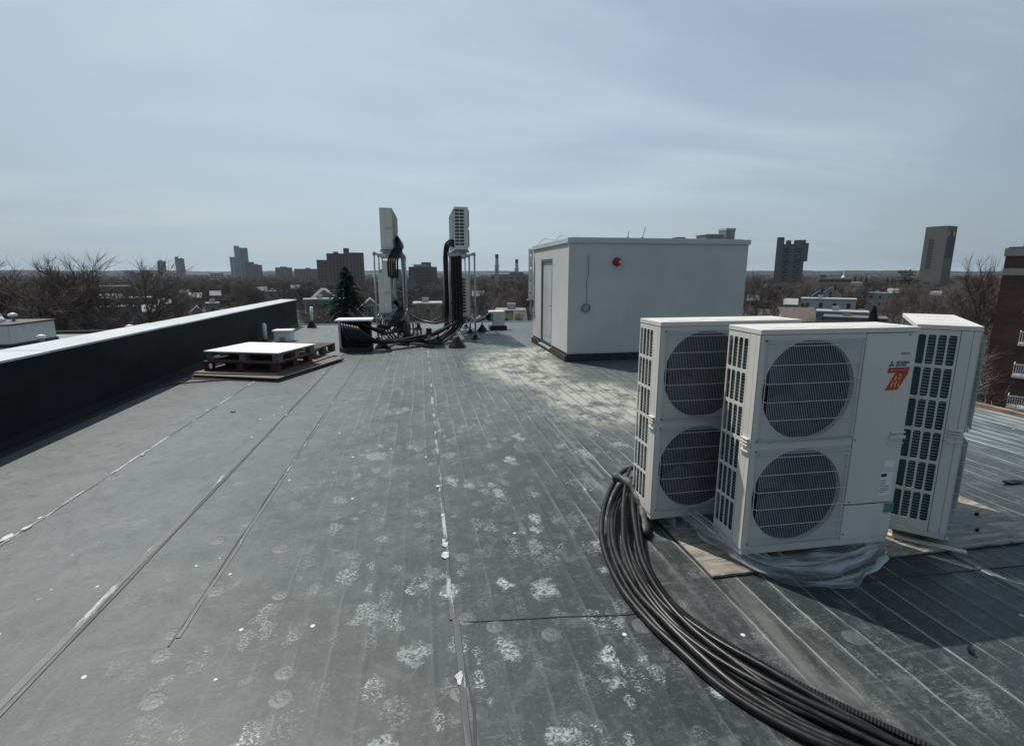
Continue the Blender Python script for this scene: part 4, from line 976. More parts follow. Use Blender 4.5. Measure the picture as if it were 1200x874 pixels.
# ================================================================= BRICK APARTMENT BLOCK ON THE RIGHT
bk = thing('brick_building', (52.5, 38.3, 0), 'dark red brick apartment block with white balconies at right edge', 'building', rz=R(-57))
bx('wall', 'brick', bk, 0, 22, 0, 16, GZ, 3.25); bx('coping', 'limestone', bk, -.12, 22.1, -.12, 16.1, 3.251, 3.95); 
bx('stone_band', 'limestone', bk, -.04, 1.9, -.05, 0, 1.55, 2.15); bx('roof_slab', 'curb_black', bk, .1, 21.9, .1, 15.9, 3.951, 4.05)
rl = MB()
for i in range(9): rl.box(1.0+i*.5, 1.06+i*.5, .6, .66, 4.05, 5.0)
rl.box(1.0, 5.1, .61, .65, 5.0, 5.06).box(1.0, 5.1, .61, .65, 4.5, 4.55); rl.obj('roof_railing', 'galv', bk)
for q in range(5):
    z = -10.2 + 2.9*q
    if z > 1: continue
    w_ = bx('window', 'white_paint', bk, 3.0, 7.4, -.06, 0, z+.1, z+2.25); bx('pane', 'glass', w_, 3.12, 5.15, -.075, -.0605, z+.2, z+2.13); bx('pane', 'glass', w_, 5.27, 7.28, -.075, -.0605, z+.2, z+2.13)
    bl = bx('balcony', 'white_paint', bk, 1.9, 8.0, -1.5, -.005, z-.22, z, .01)
    rr_ = MB().box(1.9,8.0,-1.5,-1.45,z+.95,z+1.05).box(1.9,8.0,-1.5,-1.45,z+.05,z+.12).box(1.9,1.95,-1.45,-.01,z+.95,z+1.05)
    for k in range(40): rr_.box(1.92+k*.152, 1.98+k*.152, -1.49, -1.46, z+.12, z+.95)
    for k in range(9): rr_.box(1.91, 1.94, -1.40+k*.155, -1.34+k*.155, z+.0, z+.95)
    rr_.obj('railing', 'white_paint', bl)

# ================================================================= LAND, HILLS
def terrain():
    vs = []; fs = []; rs = [0,30,60,110,180,280,420,620,900,1300,1800,2300,2700,3100,3600,4200,5200,7000,11000]; n = 180
    for r_ in rs:
        for k in range(n):
            a = 2*PI*k/n; x_, y_ = r_*math.sin(a), r_*math.cos(a)
            z = GZ
            if r_ > 900: z += min(1, (r_-900)/2600)*(17 + 16*mnoise.fractal((x_*.0007, y_*.0007, 3), 1.0, 2.0, 4) + 6*mnoise.noise((x_*.004, y_*.004, 1)))
            if r_ >= 3100: z += 6
            if r_ > 5000: z -= 30
            vs.append((x_, y_, z))
    for i in range(len(rs)-1):
        for k in range(n): fs.append((i*n+k, (i+1)*n+k, (i+1)*n+(k+1)%n, i*n+(k+1)%n)[::-1])
    return MB().add(vs, fs)
g = terrain().obj('ground', 'ground', None, smooth=True); tag(g, kind='structure')
# wooded ridge on the skyline
def ridge(r0, base, amp, seed, n=720):
    vs = []; fs = []
    for k in range(n+1):
        a = R(-75) + R(190)*k/n
        h = base + amp*mnoise.fractal((a*5, seed, 0), 1.0, 2.0, 5) + 2.0*mnoise.noise((a*160, seed, 2)) + 1.5*mnoise.noise((a*420, seed, 5))
        for (rr_, z) in ((r0-320, GZ-5), (r0-60, h-5), (r0, h), (r0+400, GZ-5)):
            vs.append((rr_*math.sin(a), rr_*math.cos(a), z))
    for k in range(n):
        for j in range(3): fs.append((k*4+j, (k+1)*4+j, (k+1)*4+j+1, k*4+j+1))
    return MB().add(vs, fs)
h1 = ridge(3300, 19, 13, 4.0).obj('hill', 'hill', None); tag(h1, kind='structure')
h2 = ridge(2300, 3, 9, 9.0).obj('hill', 'hill', None); tag(h2, kind='structure')
#@@FAR@@
# ================================================================= TREES
def build_tree(seed, h, spread=.42, dens=1.0, trunk_split=.32, twig_len=1.0, twig_w=.024, up=.55):
    rn = random.Random(seed); tb = MB(); tw = MB()
    def twig(p, d, L):
        s_ = d.cross(Vector((rn.uniform(-1,1), rn.uniform(-1,1), rn.uniform(-1,1)))).normalized()*twig_w*.5
        m_ = p + d*L*.55 + Vector((rn.uniform(-.1,.1), rn.uniform(-.1,.1), .06))*L; e = p + d*L + Vector((rn.uniform(-.2,.2), rn.uniform(-.2,.2), .18))*L
        tw.add([p-s_, p+s_, m_+s_*.7, m_-s_*.7, e], [(0,1,2,3),(3,2,4)])
    def grow(p, d, L, r_, lev):
        n = 4 if lev < 2 else 2; path = [p]; q = p; dd = d.copy()
        for i in range(n):
            dd = (dd + Vector((rn.gauss(0,.17), rn.gauss(0,.17), rn.gauss(0,.08)+(.10 if lev else 0)))).normalized(); q = q + dd*L/n; path.append(q)
        tb.tube(path, [r_*(1-.62*i/n) for i in range(n+1)], [7,5,4,3][lev], False)
        if lev == 3:
            for k in range(int(6*dens)):
                i = rn.randint(0, n-1); a = path[i].lerp(path[i+1], rn.random())
                t = (dd + Vector((rn.gauss(0,.6), rn.gauss(0,.6), rn.gauss(.12,.45)))).normalized(); twig(a, t, twig_len*rn.uniform(.5,1.2))
            return
        kids = [rn.randint(7,9), 7, 5][lev]; az = rn.random()*6
        for k in range(kids):
            f = (trunk_split + (1-trunk_split)*(k+.4)/kids) if lev == 0 else .28+.72*(k+.5)/kids
            j = min(n-1, int(f*n)); a = path[j].lerp(path[j+1], f*n-j); az += 2.4+rn.uniform(-.4,.4)
            base = (path[j+1]-path[j]).normalized(); s1 = base.orthogonal().normalized(); s2 = base.cross(s1)
            side = s1*math.cos(az)+s2*math.sin(az); ang = rn.uniform(.45,.95) if lev else rn.uniform(.5,1.0)*(1.15-.4*f)
            nd = (base*math.cos(ang)+side*math.sin(ang)+Vector((0,0,.12*up))).normalized()
            grow(a, nd, L*([spread*1.12, .56, .52][lev])*rn.uniform(.8,1.15)*(1.1-.35*f if lev == 0 else 1), r_*(.52-.12*f), lev+1)
        if lev == 0: grow(path[-1], dd, L*.34, r_*.36, 1)
    grow(Vector((0,0,-.2)), Vector((0,0,1)), h*.72, h*.016, 0)
    zmax = max(v[2] for v in tw.v); k = h/zmax
    for b in (tb, tw): b.v = [(v[0]*k, v[1]*k, v[2]*k) for v in b.v]
    return tb, tw
TREES = []
for sd in range(7):
    tb, tw = build_tree(100+sd, 15.0, [.40,.46,.36,.5,.42,.38,.45][sd], 2.8, [.30,.38,.25,.34,.42,.28,.3][sd])
    TREES.append((tb.mesh('trunk', 'bark', True), tw.mesh('crown', 'twig'), tw.mesh('crown', 'twig_light')))
def tree(loc, h, var, label, group=None, light=False, rz=None, wide=1.0, name='bare_tree'):
    t = thing(name, loc, label, 'tree', group, random.uniform(0,6) if rz is None else rz); s_ = h/15.0
    put('trunk', TREES[var][0], t, scale=(s_*wide, s_*wide, s_)); put('crown', TREES[var][2 if light else 1], t, scale=(s_*wide, s_*wide, s_)); return t
def conifer_mesh(seed, h, rad, layers=84):
    rn = random.Random(seed); b = MB()
    for i in range(layers):
        f = i/(layers-1); z = h*(.06+.92*f); r_ = rad*(1-f)**.85*rn.uniform(.85,1.1)+.08; nb_ = max(5, int(11*(1-f)+5))
        for k in range(nb_):
            a = 2*PI*k/nb_+rn.uniform(-.3,.3)+i; L = r_*rn.uniform(.65,1.12); d = Vector((math.cos(a), math.sin(a), 0)); s_ = Vector((-d.y, d.x, 0))
            ns = 9
            for q in range(ns):
                t = (q+.6)/ns; c = d*L*t + Vector((0,0,z - L*(.28*t+.20*t*t) + rn.uniform(-.08,.08)))
                w_ = L*.20*(1.15-t)+.10
                for sg in (-1,1):
                    e = c + s_*sg*w_*rn.uniform(.8,1.6) + d*w_*.6 - Vector((0,0,w_*rn.uniform(.1,.5)))
                    b.add([c-d*.10, c+d*.12, e], [(0,1,2)])
                b.add([c+Vector((0,0,.06)), c+d*w_*1.1+s_*.09-Vector((0,0,.1)), c+d*w_*1.1-s_*.09-Vector((0,0,.1))], [(0,1,2)])
    return b
def pine_mesh(seed, h):
    rn = random.Random(seed); b = MB()
    for i in range(26):
        z = h*(.45+.55*rn.random()); a = rn.random()*6.28; r_ = h*.24*rn.random()*(1.35-(z/h-.45)*1.2); c = Vector((r_*math.cos(a), r_*math.sin(a), z))
        for q in range(46):
            v = Vector((rn.gauss(0,.9), rn.gauss(0,.9), rn.gauss(0,.35))); s_ = Vector((rn.gauss(0,1), rn.gauss(0,1), rn.gauss(0,.6)))*.28; s2 = Vector((rn.gauss(0,1), rn.gauss(0,1), rn.gauss(0,1)))*.20
            b.add([c+v-s_, c+v+s_, c+v+s2+s_*.2], [(0,1,2)])
    return b
def conifer(loc, h, rad, seed, label, group=None, pine=False):
    t = thing('pine_tree' if pine else 'spruce_tree', loc, label, 'tree', group)
    MB().tube([(0,0,-.3),(0,0,h*.5),(0,0,h*.97)], [h*.016,h*.010,h*.003], 7).obj('trunk', 'bark', t)
    (pine_mesh(seed, h) if pine else conifer_mesh(seed, h, rad)).obj('crown', 'needle_pine' if pine else 'needle', t); return t
def at_ground(px, d):
    p = pixel_point(px, 322, d); return (p.x, p.y, GZ)
def top_h(py, d, px=600):   # height above the ground that reaches image row py
    return pixel_point(px, py, d).z - GZ

KEEP = []        # (px0, px1, py_bottom, d): views of houses that nearer trees must not close
# ---- trees one can tell apart
spec = [(14,285,36,0,'big bare tree at far left rising above the skyline',1.25),(62,286,40,1,'bare tree second from left above the skyline beyond neighbour roof',1.1),(86,291,37,4,'forked bare tree left of the leaning one, behind white box',1.1),
        (106,300,44,2,'leaning bare tree rightmost of the tall group at left',1.1),(38,297,46,3,'bare tree filling the gap between the two tallest left trees',1.2),(-6,292,44,5,'bare tree cut by the left picture edge',1.2),(74,298,52,6,'bare tree showing behind the second and forked left trees',1.2)]
for px, py, d, v, lb_, w_ in spec: tree(at_ground(px,d), top_h(py,d,px), v, lb_, 'tall bare trees at the left', wide=w_)
for px, py, d, v, lb_, w_ in [(199,333,62,5,'dark bare tree with open crown beyond the middle of the parapet',1.0),(337,322,110,1,'dark round-crowned bare tree just left over the parapet end',1.2),(355,324,120,3,'bare tree right of the round-crowned one near parapet end',1.2),
        (1157,288,55,1,'tall thin bare tree beside the brick block',.62),(1150,330,72,6,'shorter bare tree beside the lower brick wall',.7),(1132,315,150,0,'broad bare tree on the skyline right of the leaning brown tower',1.9),
        (881,312,120,4,'slim upright bare tree just right of the shed',.5),(893,309,125,2,'second slim upright bare tree right of the shed',.5),(949,322,260,1,'bare tree on the skyline right of the grey balcony tower',1.3),(612,300,58,2,'thin bare sapling showing at the left edge of the shed',.5),(452,352,26,6,'thin sapling in the gap right of the left rack',.4),(484,338,30,3,'slender bare tree between the two racks',.5)]:
    tree(at_ground(px,d), top_h(py,d,px), v, lb_, wide=w_)
conifer(at_ground(405,33), top_h(308,33,405), 8.6, 5, 'dark green spruce standing left of the racks')
conifer(at_ground(1030,82), top_h(357,82,1030), 3.4, 6, 'dark evergreen above the foremost unit lid')
conifer(at_ground(176,175), top_h(344,175,176), 4.0, 8, 'small dark evergreen beside the white flat roofs at left')
conifer(at_ground(1062,210), top_h(316,210,1062), 5, 9, 'green pine with flat layered crown left of the leaning brown tower', None, True)
for i, (px, py) in enumerate(((1003,323),(1010,324),(1016,323),(1041,324),(1047,325))):
    conifer(at_ground(px,420), top_h(py,420,px), 3.6, 20+i, ['leftmost small conifer on the skyline right of the low grey building','second small conifer on the skyline right of the low grey building','third small conifer on the skyline right of the low grey building','small skyline conifer left of the green pine','small skyline conifer touching the green pine'][i], 'small conifers on the skyline')

# ================================================================= HOUSES
win_me = MB().box(-.5,.5,-.06,0,0,1.35).mesh('window', 'house_white'); pane_me = MB().box(-.42,.42,-.075,-.061,.08,1.27).mesh('pane', 'glass')
def window(par, x_, y_, z_, rz=0, sx=1.0):
    w_ = put('window', win_me, par, (x_, y_, z_), rz, (sx,1,1)); put('pane', pane_me, w_); return w_
def house(px, py, d, w, dep, label, roof_kind='gable', wall='house_white', roofm='shingle', rz=0.0, eave=5.4, cat='house', body=None, chimney=True, front='gable'):
    x_, y_, _ = at_ground(px, d); top = top_h(py, d, px)
    h = thing('house' if cat == 'house' else 'low_building', (x_, y_, GZ), label, cat, None, -math.atan2(x_, y_)+rz)
    if roof_kind == 'flat':
        bx('wall', wall, h, -w/2, w/2, 0, dep, 0, top-.35); rf = bx('roof', roofm, h, -w/2-.15, w/2+.15, -.15, dep+.15, top-.349, top)
        bx('vent_box', 'galv', rf, -w*.2, -w*.2+1.2, dep*.4, dep*.4+1, top+.001, top+.8)
        zz_ = [top-2.4-2.9*k for k in range(3) if top-2.4-2.9*k > .6]
    else:
        ev = top - min(w, dep)*.36 - .4
        b = MB()
        if front == 'gable': b.add([(-w/2,0,0),(w/2,0,0),(w/2,0,ev),(0,0,top-.25),(-w/2,0,ev),(-w/2,dep,0),(w/2,dep,0),(w/2,dep,ev),(0,dep,top-.25),(-w/2,dep,ev)], [(0,1,2,3,4),(9,8,7,6,5),(1,6,7,2),(0,4,9,5)])
        else: b.box(-w/2, w/2, 0, dep, 0, ev)
        b.obj('wall', wall, h); o_ = .45; rb = MB()
        if roof_kind == 'hip' :
            rb.add([(-w/2-o_,-o_,ev),(w/2+o_,-o_,ev),(w/2+o_,dep+o_,ev),(-w/2-o_,dep+o_,ev),(-w*.12,dep/2,top),(w*.12,dep/2,top),(-w/2-o_,-o_,ev-.25),(w/2+o_,-o_,ev-.25),(w/2+o_,dep+o_,ev-.25),(-w/2-o_,dep+o_,ev-.25)],
                   [(0,1,5,4),(1,2,5),(2,3,4,5),(3,0,4),(0,6,7,1),(1,7,8,2),(2,8,9,3),(3,9,6,0),(9,8,7,6)])
        elif front == 'gable':
            for sg in (-1,1): rb.add([(sg*(w/2+o_),-o_,ev-.3),(0,-o_,top),(0,dep+o_,top),(sg*(w/2+o_),dep+o_,ev-.3),(sg*(w/2+o_),-o_,ev-.55),(0,-o_,top-.25),(0,dep+o_,top-.25),(sg*(w/2+o_),dep+o_,ev-.55)], [(0,1,2,3),(7,6,5,4),(0,4,5,1),(3,2,6,7),(0,3,7,4)])
        else:
            for y0, y1 in ((-o_, dep/2), (dep+o_, dep/2)): rb.add([(-w/2-o_,y0,ev-.2),(w/2+o_,y0,ev-.2),(w/2+o_,y1,top),(-w/2-o_,y1,top),(-w/2-o_,y0,ev-.42),(w/2+o_,y0,ev-.42),(w/2+o_,y1,top-.25),(-w/2-o_,y1,top-.25)], [(0,1,2,3),(7,6,5,4),(0,4,5,1),(0,3,7,4),(1,5,6,2)])
            b2 = MB(); b2.add([(-w/2,0,ev),(-w/2,dep,ev),(-w/2,dep/2,top-.25)], [(0,1,2)]).add([(w/2,0,ev),(w/2,dep,ev),(w/2,dep/2,top-.25)], [(2,1,0)]); b2.obj('gable_end', wall, h)
        rf = rb.obj('roof', roofm, h)
        if chimney: bx('chimney', 'brick', rf, w*.18, w*.18+.7, dep*.55, dep*.55+.6, ev, top+.9)
        zz_ = [ev-1.9-2.8*k for k in range(3) if ev-1.9-2.8*k > .5]
    n = max(1, int(w/2.6))
    for z_ in zz_[:2]:
        for k in range(n): window(h, -w/2+w*(k+.5)/n, 0, z_)
    if roof_kind == 'gable' and front == 'gable': window(h, 0, 0, top-2.6)
    half = (w/2)/d*FPX
    KEEP.append((px-half, px+half, min(py+(5 if d < 160 else 3.5), 370), d))
    return h
house(133,335,250,12,10,'long pale flat-roofed block with rows of windows among trees at left','flat','conc','flat_white',cat='building')
house(126,344.5,190,7,9,'low building with bright sloped white roof at left','gable','house_grey','flat_white',front='side',chimney=False,cat='building')
house(141,349,160,16,8,'long low building with dark wall under a thin white roof at left','flat','house_grey','flat_white',cat='building')
house(133,359.5,118,6.5,8,'low building with grey-white flat roof nearest the parapet at left','flat','house_tan','flat_grey',cat='building')
house(171,357.5,124,2.6,6,'tiny building with brilliant white sloping roof beside an evergreen','gable','house_white','flat_white',front='side',chimney=False,cat='building')
house(189,350,150,2.4,6,'small white-roofed house right of the evergreen','gable','house_white','flat_white',front='side',chimney=False)
house(188,358,122,1.8,4,'small white-sided shed below the white-roofed house','gable','house_white','shingle',chimney=False)
house(226,343,210,4,7,'white house roof left of the middle parapet','gable','house_white','flat_white',front='side')
house(226,359,118,2,5,'small grey house just over the parapet','gable','house_grey','shingle_brown')
house(250,341,240,4,7,'pale roofed house among the trees above the parapet','gable','house_grey','flat_grey',front='side')
house(245,355,130,3,5,'low tan house just above the parapet coping','flat','house_tan','flat_grey')
house(320,341,230,7,7,'low pale strip-roofed building above the parapet end','flat','conc','flat_white',cat='building')
house(378,338,115,4.6,5.5,'house with pale hipped roof left of the spruce','hip','house_grey','flat_grey',chimney=False)
house(379,350,108,8.5,4,'long low white-edged roof under the hipped house','flat','house_grey','flat_white',cat='building')
house(432,350,85,4,6,'pale gabled house hidden between spruce and left rack','gable','house_white','flat_grey')
house(500,355,90,5,6,'low house with pale flat roof seen between the racks','flat','house_tan','flat_white')
house(603,363.5,70,5.2,5,'low yellow-walled building with flat roof beyond the roof edge','flat','house_yellow','flat_grey',cat='building')
house(620,366,62,3,5,'dark green house corner beside the shed','gable','house_green','shingle',front='side')
house(976,337,170,4.5,7,'white gabled house front on the hillside right of the shed','gable','house_white','shingle')
house(962,341,165,3.2,6,'narrow grey gabled house left of the white one','gable','house_grey','shingle')
house(974,350,130,12,7,'wide pale house with a row of dark windows below the gabled houses','flat','house_white','flat_white')
house(946,361,104,6.5,6,'house with broad grey shingle roof and dark gable right of the shed','gable','house_white','shingle_brown',front='side',rz=.5)
house(992,365,98,8.5,6,'long flat-topped building with pale gravel roof above the units','flat','house_grey','flat_white',cat='building')
house(1008,372,86,9,6,'dark low roof with pale edge right above the foremost unit','flat','house_grey','shingle',cat='building')
house(1147,333,260,7,8,'white flat-roofed house on the wooded slope left of the brick block','flat','house_white','flat_white')
house(1035,343,210,9,6,'pale building strip among trees left of the brown tower','flat','conc','flat_white',cat='building')
house(1142,346,160,2.2,5,'tiny white house front among trees left of the brick block','gable','house_white','flat_grey')
house(1143,408,62,4,6,'white gable peeking between the end-on unit and brick block','gable','house_white','flat_grey',rz=.4)

for px, py, d, w_, rm, lb_ in ((214,340,230,3.0,'flat_grey','small grey roof above the middle of the parapet'),(306,336,270,4,'flat_grey','dull roof sliver far off left of the broad grey block'),(345,334,280,4,'flat_white','far pale roof left of the hipped house'),(455,343,190,3,'flat_white','far pale roof behind the left rack'),(560,341,200,4,'flat_grey','grey roof in the woods right of the right rack'),(1050,338,240,4,'flat_white','far white roof sliver left of the brown tower base'),(1100,341,210,3,'flat_grey','grey roof below the brown tower'),(885,346,150,2.5,'flat_grey','grey roof low beside the shed right edge'),(930,350,150,3,'flat_white','pale roof among trees right of the shed')):
    house(px, py, d, w_, 4, lb_, 'gable', 'house_grey', rm, front='side', chimney=False)

# ================================================================= TOWERS AND LOW BUILDINGS ON THE SKYLINE
twin_me = MB().box(-1,1,-.25,.02,0,1.6).mesh('window', 'glass')
def tower(px0, px1, py, d, dep, wallm, label, rz=0.0, cat='tower', name='tower_block'):
    px = (px0+px1)/2; x_, y_, _ = at_ground(px, d); br = math.atan2(x_, y_); w = (pixel_point(px1,322,d)-pixel_point(px0,322,d)).length*math.cos(br-YAW)
    t = thing(name, (x_, y_, GZ-2), label, cat, None, -br + rz); return t, w, top_h(py, d, px)+2
def grid(t, w, h, cols, rows, z0, z1, ww=.5, wm=None, y_=0.0, x0=-.5, x1=.5, hh=.5):
    me = MB().box(-.5,.5,-.2,.05,0,1).mesh('window', wm or 'glass')
    for i in range(cols):
        for j in range(rows):
            cw_ = (x1-x0)*w/cols; rh = (z1-z0)/rows
            put('window', me, t, (x0*w+cw_*(i+.5), y_, z0+rh*(j+.25)), 0, (cw_*ww, 1, rh*hh))
def stripes(t, w, h, n, m, y_=0.0, x0=-.5, x1=.5, ww=.45):
    me = MB().box(-.5,.5,-.45,.0,0,1).mesh('window_bay', m)
    for i in range(n): put('window_bay', me, t, (x0*w+(x1-x0)*w*(i+.5)/n, y_, 1), 0, ((x1-x0)*w/n*ww, 1, h-3.5))
# far left pair
t, w, h = tower(186,196,306,1500,18,'tower_grey','small grey tower on the skyline, leftmost of the pair at left'); bx('wall','tower_blue',t,-w/2,w/2,0,18,0,h); grid(t,w,h,3,8,14,h-2); bx('roof_plant','tower_grey',t,-w*.3,w*.1,4,12,h+.01,h+3)
t, w, h = tower(207,218,303,1500,18,'tower_grey','slightly taller slab tower on the skyline, right of the leftmost pair'); bx('wall','tower_grey',t,-w*.1,w/2,0,18,0,h); bx('wing','tower_blue',t,-w/2,-w*.1-.01,2,18,0,h+5); grid(t,w,h,3,9,14,h-2,x0=-.08); bx('roof_plant','tower_grey',t,w*.1,w*.3,4,12,h+.01,h+2)
# glass cluster
t, w, h = tower(277,293,289,1400,20,'tower_blue','tallest pale blue-grey glass tower of the skyline cluster'); bx('wall','tower_bluelight',t,-w/2,-w*.1,0,20,0,h+2); bx('wing','tower_blue',t,-w*.1+.01,w/2,1,20,0,h-3); grid(t,w,h,3,14,12,h-5,x0=-.06,x1=.46,ww=.6); grid(t,w,h,2,14,12,h-1,x0=-.46,x1=-.12,ww=.5)
t, w, h = tower(271,278.5,301,1380,18,'tower_bluelight','pale low tower at left of the glass cluster'); bx('wall','tower_bluelight',t,-w/2,w/2,0,18,0,h); grid(t,w,h,2,9,10,h-2)
t, w, h = tower(289,299,307,1300,18,'tower_grey','dark grey block in front of the glass tower'); bx('wall','tower_shade',t,-w/2,w/2,0,18,0,h); grid(t,w,h,3,7,8,h-2)
t, w, h = tower(299,308,309.5,1320,18,'tower_grey','dark stepped block at the right end of the glass cluster'); bx('wall','tower_shade',t,-w/2,w/2,0,18,0,h-2); bx('penthouse','tower_shade',t,-w/2,0,1,17,h-1.99,h); grid(t,w,h,2,6,8,h-4)
t, w, h = tower(323,343,313.5,1100,20,'tower_grey','broad low grey block on the skyline left of the red towers'); bx('wall','tower_grey',t,-w/2,w/2,0,20,0,h); bx('penthouse','tower_grey',t,-w*.2,w*.2,3,15,h+.01,h+2); grid(t,w,h,6,5,8,h-2)
t, w, h = tower(345,372,315,1000,20,'tower_grey','long low grey block on the skyline'); bx('wall','tower_grey',t,-w/2,w/2,0,20,0,h); bx('penthouse','tower_grey',t,w*.0,w*.2,3,15,h+.01,h+2); grid(t,w,h,8,4,8,h-2)
# red brick towers behind the spruce
t, w, h = tower(384,404,297,560,22,'tower_red','red-brown tower behind the spruce, left one with small roof box'); bx('wall','tower_red',t,-w/2,w/2,0,22,0,h); stripes(t,w,h,5,'tower_redband'); bx('penthouse','tower_red',t,-w*.1,w*.2,5,12,h+.01,h+2)
t, w, h = tower(404,427.5,296,540,22,'tower_red','tallest red-brown tower just right of the spruce top'); bx('wall','tower_red',t,-w/2,w/2,0,22,0,h); stripes(t,w,h,6,'tower_redband'); bx('penthouse','tower_red',t,-w*.5,-w*.22,4,14,h+.01,h+4.5); bx('coping','conc',t,-w/2,-w*.1,-.5,0,h-.8,h)
t, w, h = tower(372,384,304.5,640,18,'tower_red','low red-brown block left of the spruce'); bx('wall','tower_red',t,-w/2,w*.5,4,18,0,h-6); bx('upper_storeys','tower_red',t,-w/2,w*.5,3,18,h-5.99,h); grid(t,w,h,3,6,8,h-2,y_=3)
# wide tan block between the racks
t, w, h = tower(479,512.5,309,430,20,'tower_brown','wide brown-grey block with angled sides and white roof between the racks'); b = MB(); b.prism([(-w/2,4),(-w*.3,0),(w*.3,0),(w/2,4),(w/2,18),(-w/2,18)], 0, h-2.5); b.obj('wall','tower_brown',t)
bx('roof_cover','flat_white',t,-w*.32,w*.2,1.5,14,h-2.49,h-.6); MB().prism([(-w*.05,2),(w*.22,2),(w*.30,9),(-w*.02,9)],h-2.48,h+1.2).obj('penthouse','tower_grey',t); grid(t,w,h,7,8,3,h-4,x0=-.28,x1=.28,ww=.45,wm='tower_shade')
# chimneys
for px, py, d, r_, lb_ in ((582.3,298,620,1.5,'tall white smokestack with black top left of the shed'),(605.5,304,700,1.6,'shorter white smokestack with black top beside the shed')):
    x_, y_, _ = at_ground(px, d); h = top_h(py, d, px); t = thing('smokestack', (x_, y_, GZ), lb_, 'chimney')
    MB().tube([(0,0,0),(0,0,h*.80),(0,0,h-5)], [r_*1.9,r_*1.35,r_*1.2], 16).obj('shaft','chim_white',t,smooth=True); MB().tube([(0,0,h-4.99),(0,0,h)], r_*1.35, 16).obj('crown','curb_black',t); MB().tube([(0,0,h*.62),(0,0,h*.62+1.2)], r_*2.3, 16).obj('gallery','galv',t)
t, w, h = tower(574,640,322,660,20,'conc','low dark power plant sheds at the foot of the smokestacks','building'==1 and 0 or 0,'building','industrial_building'); bx('wall','house_grey',t,-w/2,w/2,4,20,0,h); bx('roof_monitor','shingle',t,-w*.15,w*.1,6,14,h+.01,h+3); grid(t,w,h,9,2,6,h-2,y_=4)
# grey balcony tower
t, w, h = tower(906.5,940,283,430,22,'tower_grey','grey concrete tower with recessed balcony bays right of the shed')
bx('wall','tower_grey',t,-w/2,w/2,1.6,20,0,h-2); bx('stair_shaft','tower_grey',t,-w/2-.01,-w*.25,0,20.2,0,h+3.6); bx('pier','tower_grey',t,-w*.02,w*.10,.4,1.59,0,h-4); bx('east_block','tower_grey',t,w*.10+.01,w/2+.02,.2,20.1,0,h+1); bx('overhang','tower_grey',t,w/2+.021,w/2+2.4,2,16,h-16,h-1.5)
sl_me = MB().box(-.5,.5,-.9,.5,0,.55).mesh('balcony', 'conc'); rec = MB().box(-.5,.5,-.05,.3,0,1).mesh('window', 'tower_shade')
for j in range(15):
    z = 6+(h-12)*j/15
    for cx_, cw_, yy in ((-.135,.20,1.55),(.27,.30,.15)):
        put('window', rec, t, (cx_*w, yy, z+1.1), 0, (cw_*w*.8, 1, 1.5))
        if (j*3+int(cx_*100)) % 4 != 1: put('balcony', sl_me, t, (cx_*w+(-.04*w if j%2 else .05*w), yy-.06, z), 0, (cw_*w*.34, 1, 1))
bx('roof_plant','tower_grey',t,-w*.18,0,5,12,h-1.99,h+1.2)
# big brown tower
t, w, h = tower(1076,1112,266,420,16,'tower_brown','big brown slab tower with dark flank, leaning outwards at right', R(-24))
cx_, cy_, _ = at_ground(1101.5, 420); t.location = (cx_, cy_, GZ-2)
W1 = w*.70/math.cos(R(24)); DP = w*.30/math.sin(R(24)); h2 = h+1.0
bx('wall','tower_brown',t,-W1,0,0,DP-.3,0,h2)
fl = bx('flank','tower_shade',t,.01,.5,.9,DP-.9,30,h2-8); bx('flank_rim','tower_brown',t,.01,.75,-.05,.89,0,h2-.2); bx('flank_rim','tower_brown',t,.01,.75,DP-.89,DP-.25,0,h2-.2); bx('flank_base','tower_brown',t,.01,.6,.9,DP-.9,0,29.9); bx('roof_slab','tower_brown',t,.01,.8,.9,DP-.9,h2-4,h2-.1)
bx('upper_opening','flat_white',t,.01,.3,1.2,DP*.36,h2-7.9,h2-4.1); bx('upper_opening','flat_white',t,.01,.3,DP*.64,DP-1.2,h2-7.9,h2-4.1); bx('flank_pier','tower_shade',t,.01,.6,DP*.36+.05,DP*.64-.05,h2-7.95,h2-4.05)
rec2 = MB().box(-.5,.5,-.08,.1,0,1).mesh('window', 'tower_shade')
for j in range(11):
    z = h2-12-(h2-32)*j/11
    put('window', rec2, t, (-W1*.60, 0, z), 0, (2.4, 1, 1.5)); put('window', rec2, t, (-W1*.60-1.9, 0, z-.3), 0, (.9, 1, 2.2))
# long low building right of the balcony tower
t, w, h = tower(960,1000,325.5,330,20,'conc','long low pale building with dark window bands right of the grey tower',0,'building','office_building'); bx('wall','conc',t,-w/2,w/2,0,18,0,h)
for j in range(3):
    for i in range(4): bx('window','tower_shade',t,-w*.18+i*w*.165,-w*.18+(i+1)*w*.165-.3,-.2,.05,h-2.6-3.3*j,h-1.2-3.3*j)
    for i in range(3): bx('window','tower_shade',t,-w*.46+i*w*.09,-w*.46+i*w*.09+1.3,-.2,.05,h-2.8-3.3*j,h-1.2-3.3*j)
bx('penthouse','tower_grey',t,-w*.48,-w*.30,3,9,h+.01,h+1.8); MB().tube([(w*.22,6,h),(w*.22,6,h+6)],[.35,.06],6).obj('roof_mast','white_paint',t); MB().lathe([(1.2,0),(1.0,.8),(.1,1.6)],(w*.22,6,h+.01),12).obj('mast_base','white_paint',t)
t, w, h = tower(998,1012,331,300,20,'conc','small white building at the right end of the long low one',0,'building','low_building'); bx('wall','house_white',t,-w/2,w/2,0,12,0,h); grid(t,w,h,3,3,h-9,h-1)
